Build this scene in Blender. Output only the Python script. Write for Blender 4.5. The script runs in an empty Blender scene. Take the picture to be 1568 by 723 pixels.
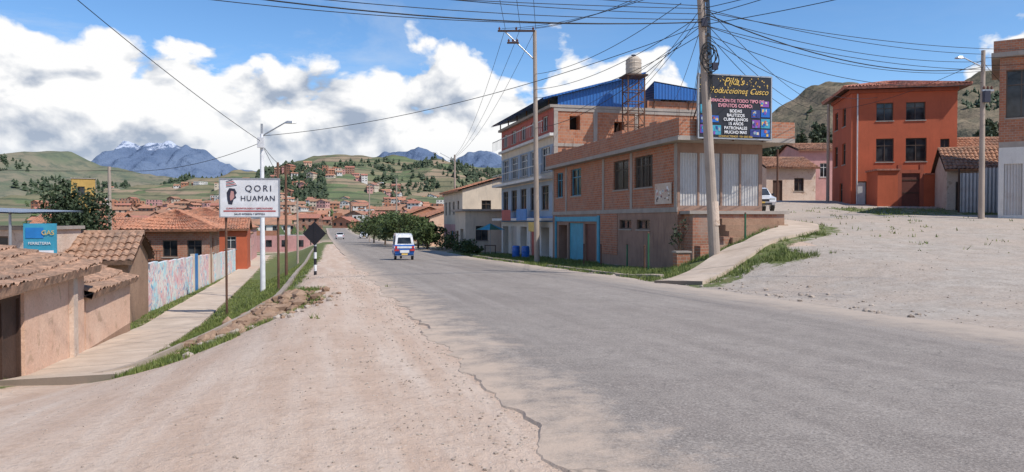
import bpy, math, random
import numpy as np
from mathutils import Vector, Matrix
random.seed(7); rng=np.random.default_rng(7)
S=bpy.context.scene
COL=S.collection
rad=math.radians

# ------------------------------------------------------------------ noise helpers
def _h(ix,iy,s=0):
    n=(ix*374761393+iy*668265263+s*974634777)&0xffffffff
    n=((n^(n>>13))*1274126177)&0xffffffff
    return ((n^(n>>16))&0xffff)/65535.0
def vnoise(x,y,s=0):
    x=np.asarray(x,float);y=np.asarray(y,float)
    ix=np.floor(x).astype(np.int64);iy=np.floor(y).astype(np.int64)
    fx=x-ix;fy=y-iy;fx=fx*fx*(3-2*fx);fy=fy*fy*(3-2*fy)
    a=_h(ix,iy,s);b=_h(ix+1,iy,s);c=_h(ix,iy+1,s);d=_h(ix+1,iy+1,s)
    return (a*(1-fx)+b*fx)*(1-fy)+(c*(1-fx)+d*fx)*fy
def fbm(x,y,o=4,s=0):
    t=0;a=.5
    for i in range(o):
        t=t+a*(vnoise(x,y,s+i)-.5);x=x*2.03;y=y*2.03;a*=.5
    return t
def ss(a,b,x):
    t=np.clip((x-a)/(b-a),0,1);return t*t*(3-2*t)

# ------------------------------------------------------------------ terrain function
def road_l(y): return 1.8-0.255*np.clip(y,-100,330)
def road_r(y): return 11.2-0.255*np.clip(y,-100,330)
def ground(x,y):
    x=np.asarray(x,float);y=np.asarray(y,float)
    zr=np.interp(y,[-100,4,30,52,100,160,250,420,800,1400,9000],[0,0,-.5,-1.0,-1.7,-2.3,-2.8,0,18,30,30])
    s=road_l(y)+.2-x
    A=np.interp(y,[4,9,14,25,75,250,400],[0,.5,1.1,1.5,1.75,2.2,0])
    z=zr-A*ss(2.0,6.5,s)-3.0*ss(14,60,s)*ss(25,80,y)*(1-ss(200,420,y))
    z=z-0.5*np.exp(-(((x+5.9)/.7)**2+((y-18.3)/1.7)**2))
    r=x-road_r(y)
    zp=np.interp(y,[-100,0,60,150,400,800,1400,9000],[-3,-1.2,3.3,6,10,22,34,34])
    r0=5.6*ss(27,36,y)+np.clip(y-62,0,400)*.45;w=np.interp(y,[0,30,36,60,100],[7,6,3.5,3.5,20])
    z=z+np.maximum(zp-zr,0)*ss(r0,r0+w,r)
    near=1-ss(60,120,y)
    inroad=((s<0.2)&(r<0.2))
    z=z+np.where(inroad,0,1)*near*0.07*fbm(x*.9,y*.9,4,5)*ss(0,1.5,np.maximum(s,r))
    return z
def gz(x,y): return float(ground(x,y))
def walk_x(y): return -4.0-0.299*y          # pavement centre, left side

# ------------------------------------------------------------------ node helpers
def newmat(name):
    m=bpy.data.materials.new(name);m.use_nodes=True
    nt=m.node_tree
    return m,nt,nt.nodes['Principled BSDF']
def N(nt,t,**k):
    n=nt.nodes.new(t)
    for a,b in k.items(): setattr(n,a,b)
    return n
def sock(nt,inp,v):
    if hasattr(v,'is_output'): nt.links.new(v,inp)
    elif isinstance(v,(tuple,list)) and len(v)==3 and inp.type=='RGBA': inp.default_value=(*v,1)
    else: inp.default_value=v
def M(nt,op,a,b=None,c=None,clamp=False):
    n=N(nt,'ShaderNodeMath',operation=op,use_clamp=clamp)
    sock(nt,n.inputs[0],a)
    if b is not None: sock(nt,n.inputs[1],b)
    if c is not None: sock(nt,n.inputs[2],c)
    return n.outputs[0]
def MIX(nt,f,a,b,bt='MIX'):
    n=N(nt,'ShaderNodeMix',data_type='RGBA',blend_type=bt)
    sock(nt,n.inputs[0],f);sock(nt,n.inputs[6],a);sock(nt,n.inputs[7],b)
    return n.outputs[2]
def NOISE(nt,vec,scale,detail=4,rough=.55,dist=0):
    n=N(nt,'ShaderNodeTexNoise');nt.links.new(vec,n.inputs['Vector'])
    n.inputs['Scale'].default_value=scale;n.inputs['Detail'].default_value=detail
    n.inputs['Roughness'].default_value=rough;n.inputs['Distortion'].default_value=dist
    return n.outputs['Fac']
def MR(nt,v,a,b,c=0,d=1):
    n=N(nt,'ShaderNodeMapRange');sock(nt,n.inputs[0],v)
    for i,q in enumerate((a,b,c,d)): n.inputs[i+1].default_value=q
    return n.outputs[0]
def BUMP(nt,bsdf,h,strength=.3,dist=.02):
    b=N(nt,'ShaderNodeBump');b.inputs['Strength'].default_value=strength;b.inputs['Distance'].default_value=dist
    nt.links.new(h,b.inputs['Height']);nt.links.new(b.outputs[0],bsdf.inputs['Normal'])
def POS(nt): return N(nt,'ShaderNodeNewGeometry').outputs['Position']
def UV(nt): return N(nt,'ShaderNodeTexCoord').outputs['UV']
def XYZ(nt,v):
    n=N(nt,'ShaderNodeSeparateXYZ');nt.links.new(v,n.inputs[0]);return n.outputs
def VEC(nt,x,y,z):
    n=N(nt,'ShaderNodeCombineXYZ');sock(nt,n.inputs[0],x);sock(nt,n.inputs[1],y);sock(nt,n.inputs[2],z);return n.outputs[0]
def SC(c,k): return tuple(min(1,q*k) for q in c)

def surf(name,c,var=.35,scale=1.2,bump=.25,rough=.85,metal=0,c2=None,stain=.25,fine=18):
    m,nt,b=newmat(name);p=POS(nt)
    n1=NOISE(nt,p,scale,5,.6);n2=NOISE(nt,p,fine,3,.6)
    col=MIX(nt,MR(nt,n1,.3,.7),SC(c,1-var*.6),c2 or SC(c,1+var*.35))
    x=XYZ(nt,p)
    st=NOISE(nt,VEC(nt,M(nt,'MULTIPLY',x[0],3.1),M(nt,'MULTIPLY',x[1],3.1),M(nt,'MULTIPLY',x[2],.5)),1.3,4,.65)
    col=MIX(nt,M(nt,'MULTIPLY',MR(nt,st,.52,.72),stain),col,SC(c,.35))
    col=MIX(nt,MR(nt,n2,.3,.7,0,.25),col,SC(c,.6))
    nt.links.new(col,b.inputs['Base Color'])
    b.inputs['Roughness'].default_value=rough;b.inputs['Metallic'].default_value=metal
    if bump: BUMP(nt,b,n2,bump,.02)
    return m
def adobemat(name,c,c2,patch):
    """mud plaster: blotchy, patches where plaster fell off, damp base tone variation"""
    m,nt,b=newmat(name);p=POS(nt)
    n1=NOISE(nt,p,.8,5,.65);n2=NOISE(nt,p,14,4,.65);n3=NOISE(nt,p,2.3,6,.7,.6)
    col=MIX(nt,MR(nt,n1,.3,.7),c,c2)
    col=MIX(nt,MR(nt,n3,.58,.63,0,.75),col,patch)
    col=MIX(nt,MR(nt,n3,.30,.42,.5,0),col,SC(c2,1.12))
    col=MIX(nt,MR(nt,n2,.45,.75,0,.35),col,SC(c,.55))
    nt.links.new(col,b.inputs['Base Color']);b.inputs['Roughness'].default_value=.92
    BUMP(nt,b,M(nt,'ADD',n2,M(nt,'MULTIPLY',n3,1.5)),.5,.03);return m
def plain(name,c,rough=.5,metal=0,bump=0):
    m,nt,b=newmat(name);p=POS(nt)
    col=MIX(nt,MR(nt,NOISE(nt,p,3,4,.6),.3,.7),SC(c,.82),SC(c,1.08))
    nt.links.new(col,b.inputs['Base Color']);b.inputs['Roughness'].default_value=rough;b.inputs['Metallic'].default_value=metal
    return m
def brickmat(name,c1,c2,mort,sx=4.0,sy=7.5,plaster=0):
    m,nt,b=newmat(name);uv=UV(nt)
    br=N(nt,'ShaderNodeTexBrick');nt.links.new(uv,br.inputs['Vector'])
    sock(nt,br.inputs['Color1'],c1);sock(nt,br.inputs['Color2'],c2);sock(nt,br.inputs['Mortar'],mort)
    br.inputs['Scale'].default_value=1;br.inputs['Mortar Size'].default_value=.013;br.inputs['Brick Width'].default_value=1/sx
    br.inputs['Row Height'].default_value=1/sy;br.inputs['Bias'].default_value=0
    p=POS(nt)
    n1=NOISE(nt,p,.9,5,.65)
    col=MIX(nt,MR(nt,n1,.42,.75,0,.5),br.outputs['Color'],SC(mort,.95))
    col=MIX(nt,MR(nt,NOISE(nt,p,2.7,5,.6),.5,.8,0,.55),col,SC(c1,.4))
    if plaster:
        col=MIX(nt,MR(nt,NOISE(nt,p,.5,5,.6),.5,.56,0,plaster),col,(.38,.28,.22))
    nt.links.new(col,b.inputs['Base Color']);b.inputs['Roughness'].default_value=.9
    BUMP(nt,b,br.outputs['Fac'],.5,-.01)
    return m
def corrug(name,c,period=.12,rough=.45,metal=.4,axis=0,rust=.3):
    m,nt,b=newmat(name);uv=XYZ(nt,UV(nt));p=POS(nt)
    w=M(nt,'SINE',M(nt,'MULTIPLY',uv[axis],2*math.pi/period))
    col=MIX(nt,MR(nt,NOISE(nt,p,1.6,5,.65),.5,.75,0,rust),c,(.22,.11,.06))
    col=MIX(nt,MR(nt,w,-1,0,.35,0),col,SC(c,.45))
    nt.links.new(col,b.inputs['Base Color']);b.inputs['Roughness'].default_value=rough;b.inputs['Metallic'].default_value=metal
    BUMP(nt,b,w,.8,.03);return m

# ------------------------------------------------------------------ materials
def ground_mat():
    m,nt,b=newmat('dirt_grass_gravel');p=POS(nt)
    ag=N(nt,'ShaderNodeAttribute',attribute_name='grass').outputs['Fac']
    av=N(nt,'ShaderNodeAttribute',attribute_name='gravel').outputs['Fac']
    af=N(nt,'ShaderNodeAttribute',attribute_name='far').outputs['Fac']
    n0=NOISE(nt,p,.35,5,.6);n1=NOISE(nt,p,1.7,5,.65);n2=NOISE(nt,p,14,5,.75);n3=NOISE(nt,p,60,2,.7);n5=NOISE(nt,p,5,5,.7)
    dirt=MIX(nt,MR(nt,n1,.3,.7),(.47,.33,.24),(.64,.485,.37))
    dirt=MIX(nt,MR(nt,n0,.35,.65),dirt,(.56,.40,.295))
    x=XYZ(nt,p)
    lat=M(nt,'ADD',x[0],M(nt,'MULTIPLY',x[1],.255))
    strk=NOISE(nt,VEC(nt,M(nt,'MULTIPLY',lat,2.2),M(nt,'MULTIPLY',x[1],.16),0.0),1.0,5,.6)
    dirt=MIX(nt,MR(nt,strk,.42,.66,0,.65),dirt,(.68,.56,.455))
    dirt=MIX(nt,MR(nt,n5,.53,.72,0,.40),dirt,(.37,.25,.175))
    dirt=MIX(nt,MR(nt,n2,.53,.75,0,.55),dirt,(.29,.195,.135))
    grav=MIX(nt,MR(nt,n1,.3,.7),(.36,.30,.245),(.53,.465,.395))
    grav=MIX(nt,MR(nt,n0,.4,.6,0,.6),grav,(.50,.395,.31))
    grav=MIX(nt,MR(nt,n5,.52,.70,0,.45),grav,(.30,.24,.19))
    vo=N(nt,'ShaderNodeTexVoronoi');nt.links.new(p,vo.inputs['Vector']);vo.inputs['Scale'].default_value=15
    vc=XYZ(nt,vo.outputs['Color'])
    pm=M(nt,'MULTIPLY',MR(nt,vo.outputs['Distance'],.22,.34,1,0),MR(nt,vc[0],.55,.6,0,.7))
    grav=MIX(nt,pm,grav,MIX(nt,vc[1],(.27,.23,.195),(.64,.585,.52)))
    grav=MIX(nt,MR(nt,n2,.50,.70,0,.6),grav,(.19,.15,.12))
    vo2=N(nt,'ShaderNodeTexVoronoi');nt.links.new(p,vo2.inputs['Vector']);vo2.inputs['Scale'].default_value=27
    vd=XYZ(nt,vo2.outputs['Color'])
    pm2=M(nt,'MULTIPLY',MR(nt,vo2.outputs['Distance'],.2,.32,1,0),MR(nt,vd[0],.68,.72,0,.6))
    dirt=MIX(nt,pm2,dirt,MIX(nt,vd[1],(.33,.25,.19),(.70,.61,.52)))
    grs=MIX(nt,MR(nt,n2,.3,.7),(.065,.095,.022),(.16,.18,.045))
    grs=MIX(nt,MR(nt,n1,.5,.75,0,.65),grs,(.24,.185,.09))
    farc=MIX(nt,MR(nt,NOISE(nt,p,.02,5,.7),.4,.6),(.10,.125,.05),(.25,.19,.11))
    fg=M(nt,'ADD',av,M(nt,'MULTIPLY',M(nt,'SUBTRACT',n1,.5),.9))
    col=MIX(nt,MR(nt,fg,.35,.65),dirt,grav)
    gg=M(nt,'ADD',ag,M(nt,'MULTIPLY',M(nt,'SUBTRACT',NOISE(nt,p,3.2,5,.7),.5),1.3))
    col=MIX(nt,MR(nt,gg,.42,.58),col,grs)
    col=MIX(nt,af,col,farc)
    nt.links.new(col,b.inputs['Base Color']);b.inputs['Roughness'].default_value=.95
    h=M(nt,'ADD',M(nt,'MULTIPLY',n2,.7),M(nt,'ADD',M(nt,'MULTIPLY',n3,.25),M(nt,'ADD',M(nt,'MULTIPLY',n5,.6),n1)))
    BUMP(nt,b,h,.75,.06)
    return m
def road_mat():
    m,nt,b=newmat('asphalt_worn');p=POS(nt);x=XYZ(nt,p)
    lat=M(nt,'SUBTRACT',M(nt,'ADD',x[0],M(nt,'MULTIPLY',x[1],.255)),1.8)
    n0=NOISE(nt,p,.3,5,.65);n1=NOISE(nt,p,2.2,5,.7);n2=NOISE(nt,p,45,3,.8);n4=NOISE(nt,p,9,4,.7)
    st=NOISE(nt,VEC(nt,M(nt,'MULTIPLY',lat,1.6),M(nt,'MULTIPLY',x[1],.07),0.0),1,5,.6)
    col=MIX(nt,MR(nt,n0,.35,.65),(.245,.205,.174),(.305,.262,.222))
    col=MIX(nt,MR(nt,st,.42,.65,0,.75),col,(.365,.315,.27))
    col=MIX(nt,MR(nt,n1,.45,.75,0,.6),col,(.18,.153,.13))
    col=MIX(nt,MR(nt,n4,.52,.72,0,.4),col,(.145,.122,.105))
    col=MIX(nt,MR(nt,n2,.5,.68,0,.8),col,(.10,.085,.073))
    col=MIX(nt,MR(nt,n2,.46,.34,0,.65),col,(.50,.44,.38))
    dl=M(nt,'ADD',lat,M(nt,'MULTIPLY',M(nt,'SUBTRACT',n1,.5),3.2))
    col=MIX(nt,MR(nt,dl,1.0,-.2,0,.85),col,(.55,.42,.315))
    col=MIX(nt,MR(nt,dl,7.6,9.2,0,.85),col,(.49,.395,.31))
    vo=N(nt,'ShaderNodeTexVoronoi',feature='DISTANCE_TO_EDGE')
    dp=N(nt,'ShaderNodeVectorMath',operation='ADD');nt.links.new(p,dp.inputs[0])
    nn=N(nt,'ShaderNodeTexNoise');nt.links.new(p,nn.inputs['Vector']);nn.inputs['Scale'].default_value=1.3;nn.inputs['Detail'].default_value=5
    sc=N(nt,'ShaderNodeVectorMath',operation='SCALE');nt.links.new(nn.outputs['Color'],sc.inputs[0]);sc.inputs['Scale'].default_value=1.4
    nt.links.new(sc.outputs[0],dp.inputs[1]);nt.links.new(dp.outputs[0],vo.inputs['Vector']);vo.inputs['Scale'].default_value=.33
    cr=M(nt,'MULTIPLY',MR(nt,vo.outputs['Distance'],.0,.006,1,0),MR(nt,n0,.47,.58,0,.5))
    col=MIX(nt,cr,col,(.08,.07,.06))
    nt.links.new(col,b.inputs['Base Color']);b.inputs['Roughness'].default_value=.9
    BUMP(nt,b,M(nt,'ADD',M(nt,'MULTIPLY',n2,.4),n1),.6,.03)
    return m
def walk_mat():
    m,nt,b=newmat('concrete_pavement');p=POS(nt);uv=XYZ(nt,UV(nt))
    n1=NOISE(nt,p,1.2,5,.65);n2=NOISE(nt,p,25,3,.7)
    col=MIX(nt,MR(nt,n1,.3,.7),(.44,.34,.255),(.62,.50,.39))
    col=MIX(nt,MR(nt,n2,.5,.75,0,.4),col,(.29,.23,.18))
    fr=M(nt,'ABSOLUTE',M(nt,'SUBTRACT',M(nt,'FRACT',M(nt,'MULTIPLY',uv[1],.42)),.5))
    j=MR(nt,fr,.488,.494);col=MIX(nt,M(nt,'MULTIPLY',j,.75),col,(.12,.1,.08))
    nt.links.new(col,b.inputs['Base Color']);b.inputs['Roughness'].default_value=.9;BUMP(nt,b,n2,.3,.01);return m
def tile_mat(name,c):
    m,nt,b=newmat(name);p=POS(nt)
    n1=NOISE(nt,p,5,3,.8);n2=NOISE(nt,p,.8,4,.6);n3=NOISE(nt,p,30,2,.6)
    col=MIX(nt,MR(nt,n1,.35,.65),SC(c,.55),SC(c,1.4));col=MIX(nt,MR(nt,n2,.45,.7,0,.5),col,(.15,.12,.095))
    col=MIX(nt,MR(nt,n3,.5,.8,0,.4),col,(.28,.24,.18))
    nt.links.new(col,b.inputs['Base Color']);b.inputs['Roughness'].default_value=.85;BUMP(nt,b,n1,.3,.02);return m
def leaf_mat(name,c,c2):
    m,nt,b=newmat(name);p=POS(nt)
    col=MIX(nt,MR(nt,NOISE(nt,p,2.2,3,.7),.35,.65),c,c2)
    oi=N(nt,'ShaderNodeNewGeometry').outputs['Random Per Island']
    col=MIX(nt,M(nt,'MULTIPLY',oi,.45),col,SC(c,.45))
    nt.links.new(col,b.inputs['Base Color']);b.inputs['Roughness'].default_value=.7
    return m
def glass_mat():
    m,nt,b=newmat('window_glass');p=POS(nt)
    nt.links.new(MIX(nt,MR(nt,NOISE(nt,p,1.2,2,.5),.4,.6),(.012,.015,.018),(.05,.055,.06)),b.inputs['Base Color'])
    b.inputs['Roughness'].default_value=.08;return m
def mural_mat():
    m,nt,b=newmat('painted_mural');p=POS(nt)
    def blob(s,d,off): 
        v=N(nt,'ShaderNodeVectorMath',operation='ADD');nt.links.new(p,v.inputs[0]);v.inputs[1].default_value=(off,off*1.3,off*.7);return NOISE(nt,v.outputs[0],s,4,.55,d)
    col=MIX(nt,MR(nt,blob(.5,1,0),.46,.54),(.78,.52,.50),(.46,.72,.76))
    col=MIX(nt,MR(nt,blob(1.3,1.5,9),.50,.53,0,.95),col,(.80,.77,.70))
    col=MIX(nt,MR(nt,blob(2.0,2,21),.59,.61,0,.8),col,(.72,.22,.27))
    col=MIX(nt,MR(nt,blob(2.2,2,37),.60,.62,0,.8),col,(.06,.36,.58))
    col=MIX(nt,MR(nt,blob(6,0,3),.55,.75,0,.4),col,(.6,.53,.46))
    nt.links.new(col,b.inputs['Base Color']);b.inputs['Roughness'].default_value=.85;return m
def hill_mat(name,c1,c2,c3,sc,haze_tint,hf,terr=0,snow=None):
    m,nt,b=newmat(name);p=POS(nt);x=XYZ(nt,p)
    n1=NOISE(nt,p,sc,6,.65);n2=NOISE(nt,p,sc*5,5,.7)
    col=MIX(nt,MR(nt,n1,.42,.58),c1,c2)
    col=MIX(nt,MR(nt,n2,.48,.62,0,.75),col,c3)
    if terr:
        vo=N(nt,'ShaderNodeTexVoronoi');vv=VEC(nt,M(nt,'ADD',M(nt,'MULTIPLY',x[0],.013),M(nt,'MULTIPLY',n2,.5)),M(nt,'MULTIPLY',x[1],.006),M(nt,'MULTIPLY',x[2],.09))
        nt.links.new(vv,vo.inputs['Vector']);vo.inputs['Scale'].default_value=1.6
        cc=XYZ(nt,vo.outputs['Color'])
        f=MIX(nt,cc[0],(.11,.135,.055),(.25,.195,.11));f=MIX(nt,MR(nt,cc[1],.6,.7),f,(.12,.155,.06));f=MIX(nt,MR(nt,cc[2],.75,.8),f,(.31,.22,.14))
        col=MIX(nt,terr,col,f)
        wv=M(nt,'SINE',M(nt,'ADD',M(nt,'MULTIPLY',x[2],.9),M(nt,'MULTIPLY',n1,9)))
        col=MIX(nt,MR(nt,wv,.5,.95,0,.65),col,(.05,.065,.03))
    if snow is not None:
        n3=NOISE(nt,p,.006,6,.7)
        hs=M(nt,'ADD',x[2],M(nt,'MULTIPLY',M(nt,'SUBTRACT',n3,.5),420))
        col=MIX(nt,MR(nt,hs,snow,snow+25),col,(.80,.83,.90))
    col=MIX(nt,hf,col,haze_tint)  # aerial haze painted into the base colour, no volume in the scene
    nt.links.new(col,b.inputs['Base Color']);b.inputs['Roughness'].default_value=1
    b.inputs['Specular IOR Level'].default_value=0
    BUMP(nt,b,n2,.8,4 if snow is None else 60)
    return m

MT={}
MT['ground']=ground_mat();MT['road']=road_mat();MT['walk']=walk_mat()
MT['kerb']=surf('kerb_concrete',(.46,.37,.29),.3,2,.3)
MT['conc']=surf('concrete',(.38,.33,.285),.3,1.5,.3)
MT['pole']=surf('pole_concrete',(.42,.34,.275),.3,1.2,.2)
MT['brick']=brickmat('clay_brick',(.48,.17,.08),(.35,.12,.062),(.36,.27,.21))
MT['brick2']=brickmat('clay_brick_mortar',(.42,.16,.085),(.31,.12,.07),(.34,.26,.20),plaster=.6)
MT['brickfar']=brickmat('hollow_brick',(.50,.19,.09),(.38,.135,.07),(.38,.28,.21),3.2,4.6)
MT['plaster_brown']=surf('brown_plaster',(.33,.205,.15),.4,1.1,.3,stain=.5)
MT['adobe']=adobemat('adobe_peach',(.68,.42,.29),(.76,.53,.39),(.50,.33,.22))
MT['adobe_white']=adobemat('adobe_weathered',(.58,.43,.33),(.70,.59,.49),(.40,.27,.18))
MT['mud']=adobemat('mud_wall',(.30,.18,.115),(.40,.25,.165),(.22,.13,.085))
MT['cream']=surf('cream_paint',(.66,.56,.44),.25,1,.15,stain=.3)
MT['white']=surf('white_paint',(.72,.69,.64),.2,1,.1,stain=.25)
MT['orange']=surf('terracotta_paint',(.50,.115,.05),.25,.7,.15,stain=.2)
MT['red']=surf('red_brown_paint',(.38,.10,.055),.3,.9,.2,stain=.35)
MT['pink']=surf('pink_paint',(.62,.33,.30),.3,1,.15,stain=.3)
MT['redpanel']=surf('red_panel',(.50,.13,.10),.3,1,.1)
MT['greyblue']=surf('greyblue_paint',(.33,.40,.48),.25,1,.1)
MT['yellow']=surf('yellow_paint',(.55,.34,.10),.25,1,.1)
MT['blue']=plain('blue_paint',(.02,.20,.52),.5)
MT['teal']=surf('turquoise_paint',(.05,.34,.48),.3,2,.1,rough=.6,stain=.3)
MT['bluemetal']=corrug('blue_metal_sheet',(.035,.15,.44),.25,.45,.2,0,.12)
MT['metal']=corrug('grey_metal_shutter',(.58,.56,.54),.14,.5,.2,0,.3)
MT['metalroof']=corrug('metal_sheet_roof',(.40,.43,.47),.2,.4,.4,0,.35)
MT['tile']=tile_mat('clay_tile',(.38,.19,.11));MT['tile2']=tile_mat('clay_tile_orange',(.48,.21,.12));MT['tileold']=tile_mat('clay_tile_old',(.36,.21,.135))
MT['tilered']=tile_mat('clay_tile_red',(.42,.16,.105))
MT['wood']=surf('dark_wood',(.07,.035,.022),.5,3,.4,rough=.7)
MT['brown']=surf('brown_door',(.15,.045,.03),.4,3,.3,rough=.6)
MT['frame']=plain('window_frame',(.10,.07,.05),.5);MT['framew']=plain('window_frame_white',(.6,.6,.58),.5);MT['frameb']=plain('window_frame_blue',(.06,.25,.36),.5)
MT['glass']=glass_mat();MT['dark']=plain('dark_interior',(.02,.017,.015),.95)
MT['mural']=mural_mat()
MT['black']=plain('black_rubber',(.015,.015,.016),.6);MT['blackpaint']=plain('black_paint',(.018,.018,.024),.45)
MT['steel']=plain('galvanised_steel',(.42,.43,.44),.4,.5);MT['rust']=surf('rusty_steel',(.16,.08,.05),.4,4,.3)
MT['signwhite']=plain('sign_white',(.80,.80,.80),.4)
MT['textdark']=plain('lettering_dark',(.03,.03,.05),.5);MT['textred']=plain('lettering_red',(.5,.04,.03),.5)
MT['gold']=plain('lettering_gold',(.75,.5,.12),.5);MT['textwhite']=plain('lettering_white',(.8,.8,.8),.5);MT['pinktext']=plain('lettering_pink',(.8,.35,.4),.5)
MT['tank']=plain('tank_beige',(.50,.42,.33),.5);MT['green']=plain('green_paint',(.03,.13,.06),.5);MT['purple']=plain('print_purple',(.22,.07,.36),.5);MT['navy']=plain('print_navy',(.03,.05,.22),.5)
MT['carwhite']=plain('car_paint_white',(.78,.78,.78),.2);MT['redlamp']=plain('tail_lamp',(.5,.02,.02),.2);MT['chrome']=plain('chrome',(.6,.6,.6),.15,1)
MT['bluebody']=plain('blue_car_paint',(.02,.14,.50),.25)
MT['leaf']=leaf_mat('leaves',(.045,.08,.02),(.11,.145,.04));MT['leafd']=leaf_mat('leaves_dark',(.024,.045,.018),(.058,.085,.03))
MT['leafg']=leaf_mat('leaves_euc',(.04,.06,.03),(.09,.11,.05));MT['grass']=leaf_mat('grass_blades',(.09,.145,.025),(.25,.27,.07))
MT['bark']=surf('bark',(.13,.09,.06),.4,5,.5);MT['stone']=surf('stone',(.38,.29,.22),.5,3,.5,c2=(.54,.46,.38))
MT['soilstone']=surf('soil_clods',(.30,.17,.10),.6,2.5,.6,c2=(.44,.30,.20))

# ------------------------------------------------------------------ mesh builder
class MB:
    def __init__(s): s.v=[];s.f=[];s.m=[];s.mats=[];s.smooth=False
    def mi(s,mat):
        if mat not in s.mats: s.mats.append(mat)
        return s.mats.index(mat)
    def poly(s,pts,mat):
        i=len(s.v);s.v.extend([tuple(map(float,p)) for p in pts]);s.f.append(tuple(range(i,i+len(pts))));s.m.append(s.mi(mat))
    def add(s,verts,faces,mat):
        i=len(s.v);s.v.extend([tuple(map(float,p)) for p in verts]);k=s.mi(mat)
        for f in faces: s.f.append(tuple(i+q for q in f));s.m.append(k)
    def box(s,x0,x1,y0,y1,z0,z1,mat):
        if x0>x1:x0,x1=x1,x0
        if y0>y1:y0,y1=y1,y0
        V=[(x0,y0,z0),(x1,y0,z0),(x1,y1,z0),(x0,y1,z0),(x0,y0,z1),(x1,y0,z1),(x1,y1,z1),(x0,y1,z1)]
        s.add(V,[(0,3,2,1),(4,5,6,7),(0,1,5,4),(1,2,6,5),(2,3,7,6),(3,0,4,7)],mat)
    def cyl(s,p0,p1,r0,r1,mat,n=10,cap=True):
        p0=Vector(p0);p1=Vector(p1);d=(p1-p0).normalized();a=d.orthogonal().normalized();b=d.cross(a)
        V=[];F=[]
        for p,r in((p0,r0),(p1,r1)):
            for i in range(n):
                t=2*math.pi*i/n;V.append(p+(a*math.cos(t)+b*math.sin(t))*r)
        for i in range(n): j=(i+1)%n;F.append((i,j,n+j,n+i))
        if cap: F.append(tuple(range(n-1,-1,-1)));F.append(tuple(range(n,2*n)))
        s.add(V,F,mat)
    def prism(s,prof,x0,x1,mat,inset=None):
        n=len(prof);V=[]
        for sx,xx in((1,x0),(-1,x1)):
            for (y,z) in prof: V.append((xx+(inset(z) if inset else 0)*sx,y,z))
        F=[tuple(range(n)),tuple(range(2*n-1,n-1,-1))]
        for i in range(n): j=(i+1)%n;F.append((j,i,n+i,n+j))
        s.add(V,F,mat)
    def mesh(s,name):
        me=bpy.data.meshes.new(name);me.from_pydata(s.v,[],s.f)
        for m in s.mats: me.materials.append(m)
        me.polygons.foreach_set('material_index',s.m)
        me.update()
        if len(s.v)<200000:
            uvl=me.uv_layers.new(name='UVMap')
            nv=len(me.loops);uv=np.zeros((nv,2),'f')
            co=np.array(s.v,'f')
            for p in me.polygons:
                n=p.normal
                idx=list(p.vertices);c=co[idx];l=p.loop_start
                if abs(n.z)>.75: uv[l:l+len(idx)]=c[:,:2]
                else:
                    q=math.hypot(n.x,n.y) or 1;tx,ty=-n.y/q,n.x/q
                    uv[l:l+len(idx),0]=c[:,0]*tx+c[:,1]*ty;uv[l:l+len(idx),1]=c[:,2]
            uvl.data.foreach_set('uv',uv.ravel())
        if s.smooth: me.polygons.foreach_set('use_smooth',[True]*len(me.polygons))
        return me
    def obj(s,name,parent=None):
        o=bpy.data.objects.new(name,s.mesh(name));COL.objects.link(o)
        if parent: o.parent=parent
        return o
class Asset:
    def __init__(s,name,x,y,z,rot=0):
        s.e=bpy.data.objects.new(name,None);COL.objects.link(s.e);s.e.empty_display_size=.5
        s.e.location=(x,y,z);s.e.rotation_euler=(0,0,rad(rot));s.parts={}
    def p(s,n):
        if n not in s.parts: s.parts[n]=MB()
        return s.parts[n]
    def text(s,txt,size,loc,mat,rot=(90,0,0),name='lettering',align='CENTER',bold=0,sx=1,shear=0,sp=1):
        c=bpy.data.curves.new(name,'FONT');c.body=txt;c.size=size;c.align_x=align;c.align_y='CENTER';c.extrude=.004;c.offset=bold;c.shear=shear;c.space_character=sp
        o=bpy.data.objects.new(name,c);COL.objects.link(o)
        bpy.context.view_layer.update()
        me=bpy.data.meshes.new_from_object(o);bpy.data.objects.remove(o)
        me.materials.clear();me.materials.append(mat)
        q=bpy.data.objects.new(name,me);COL.objects.link(q);q.parent=s.e;q.location=loc;q.rotation_euler=tuple(rad(r) for r in rot);q.scale=(sx,1,1)
    def done(s):
        for n,mb in s.parts.items(): mb.obj(n,s.e)
        return s.e

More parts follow.
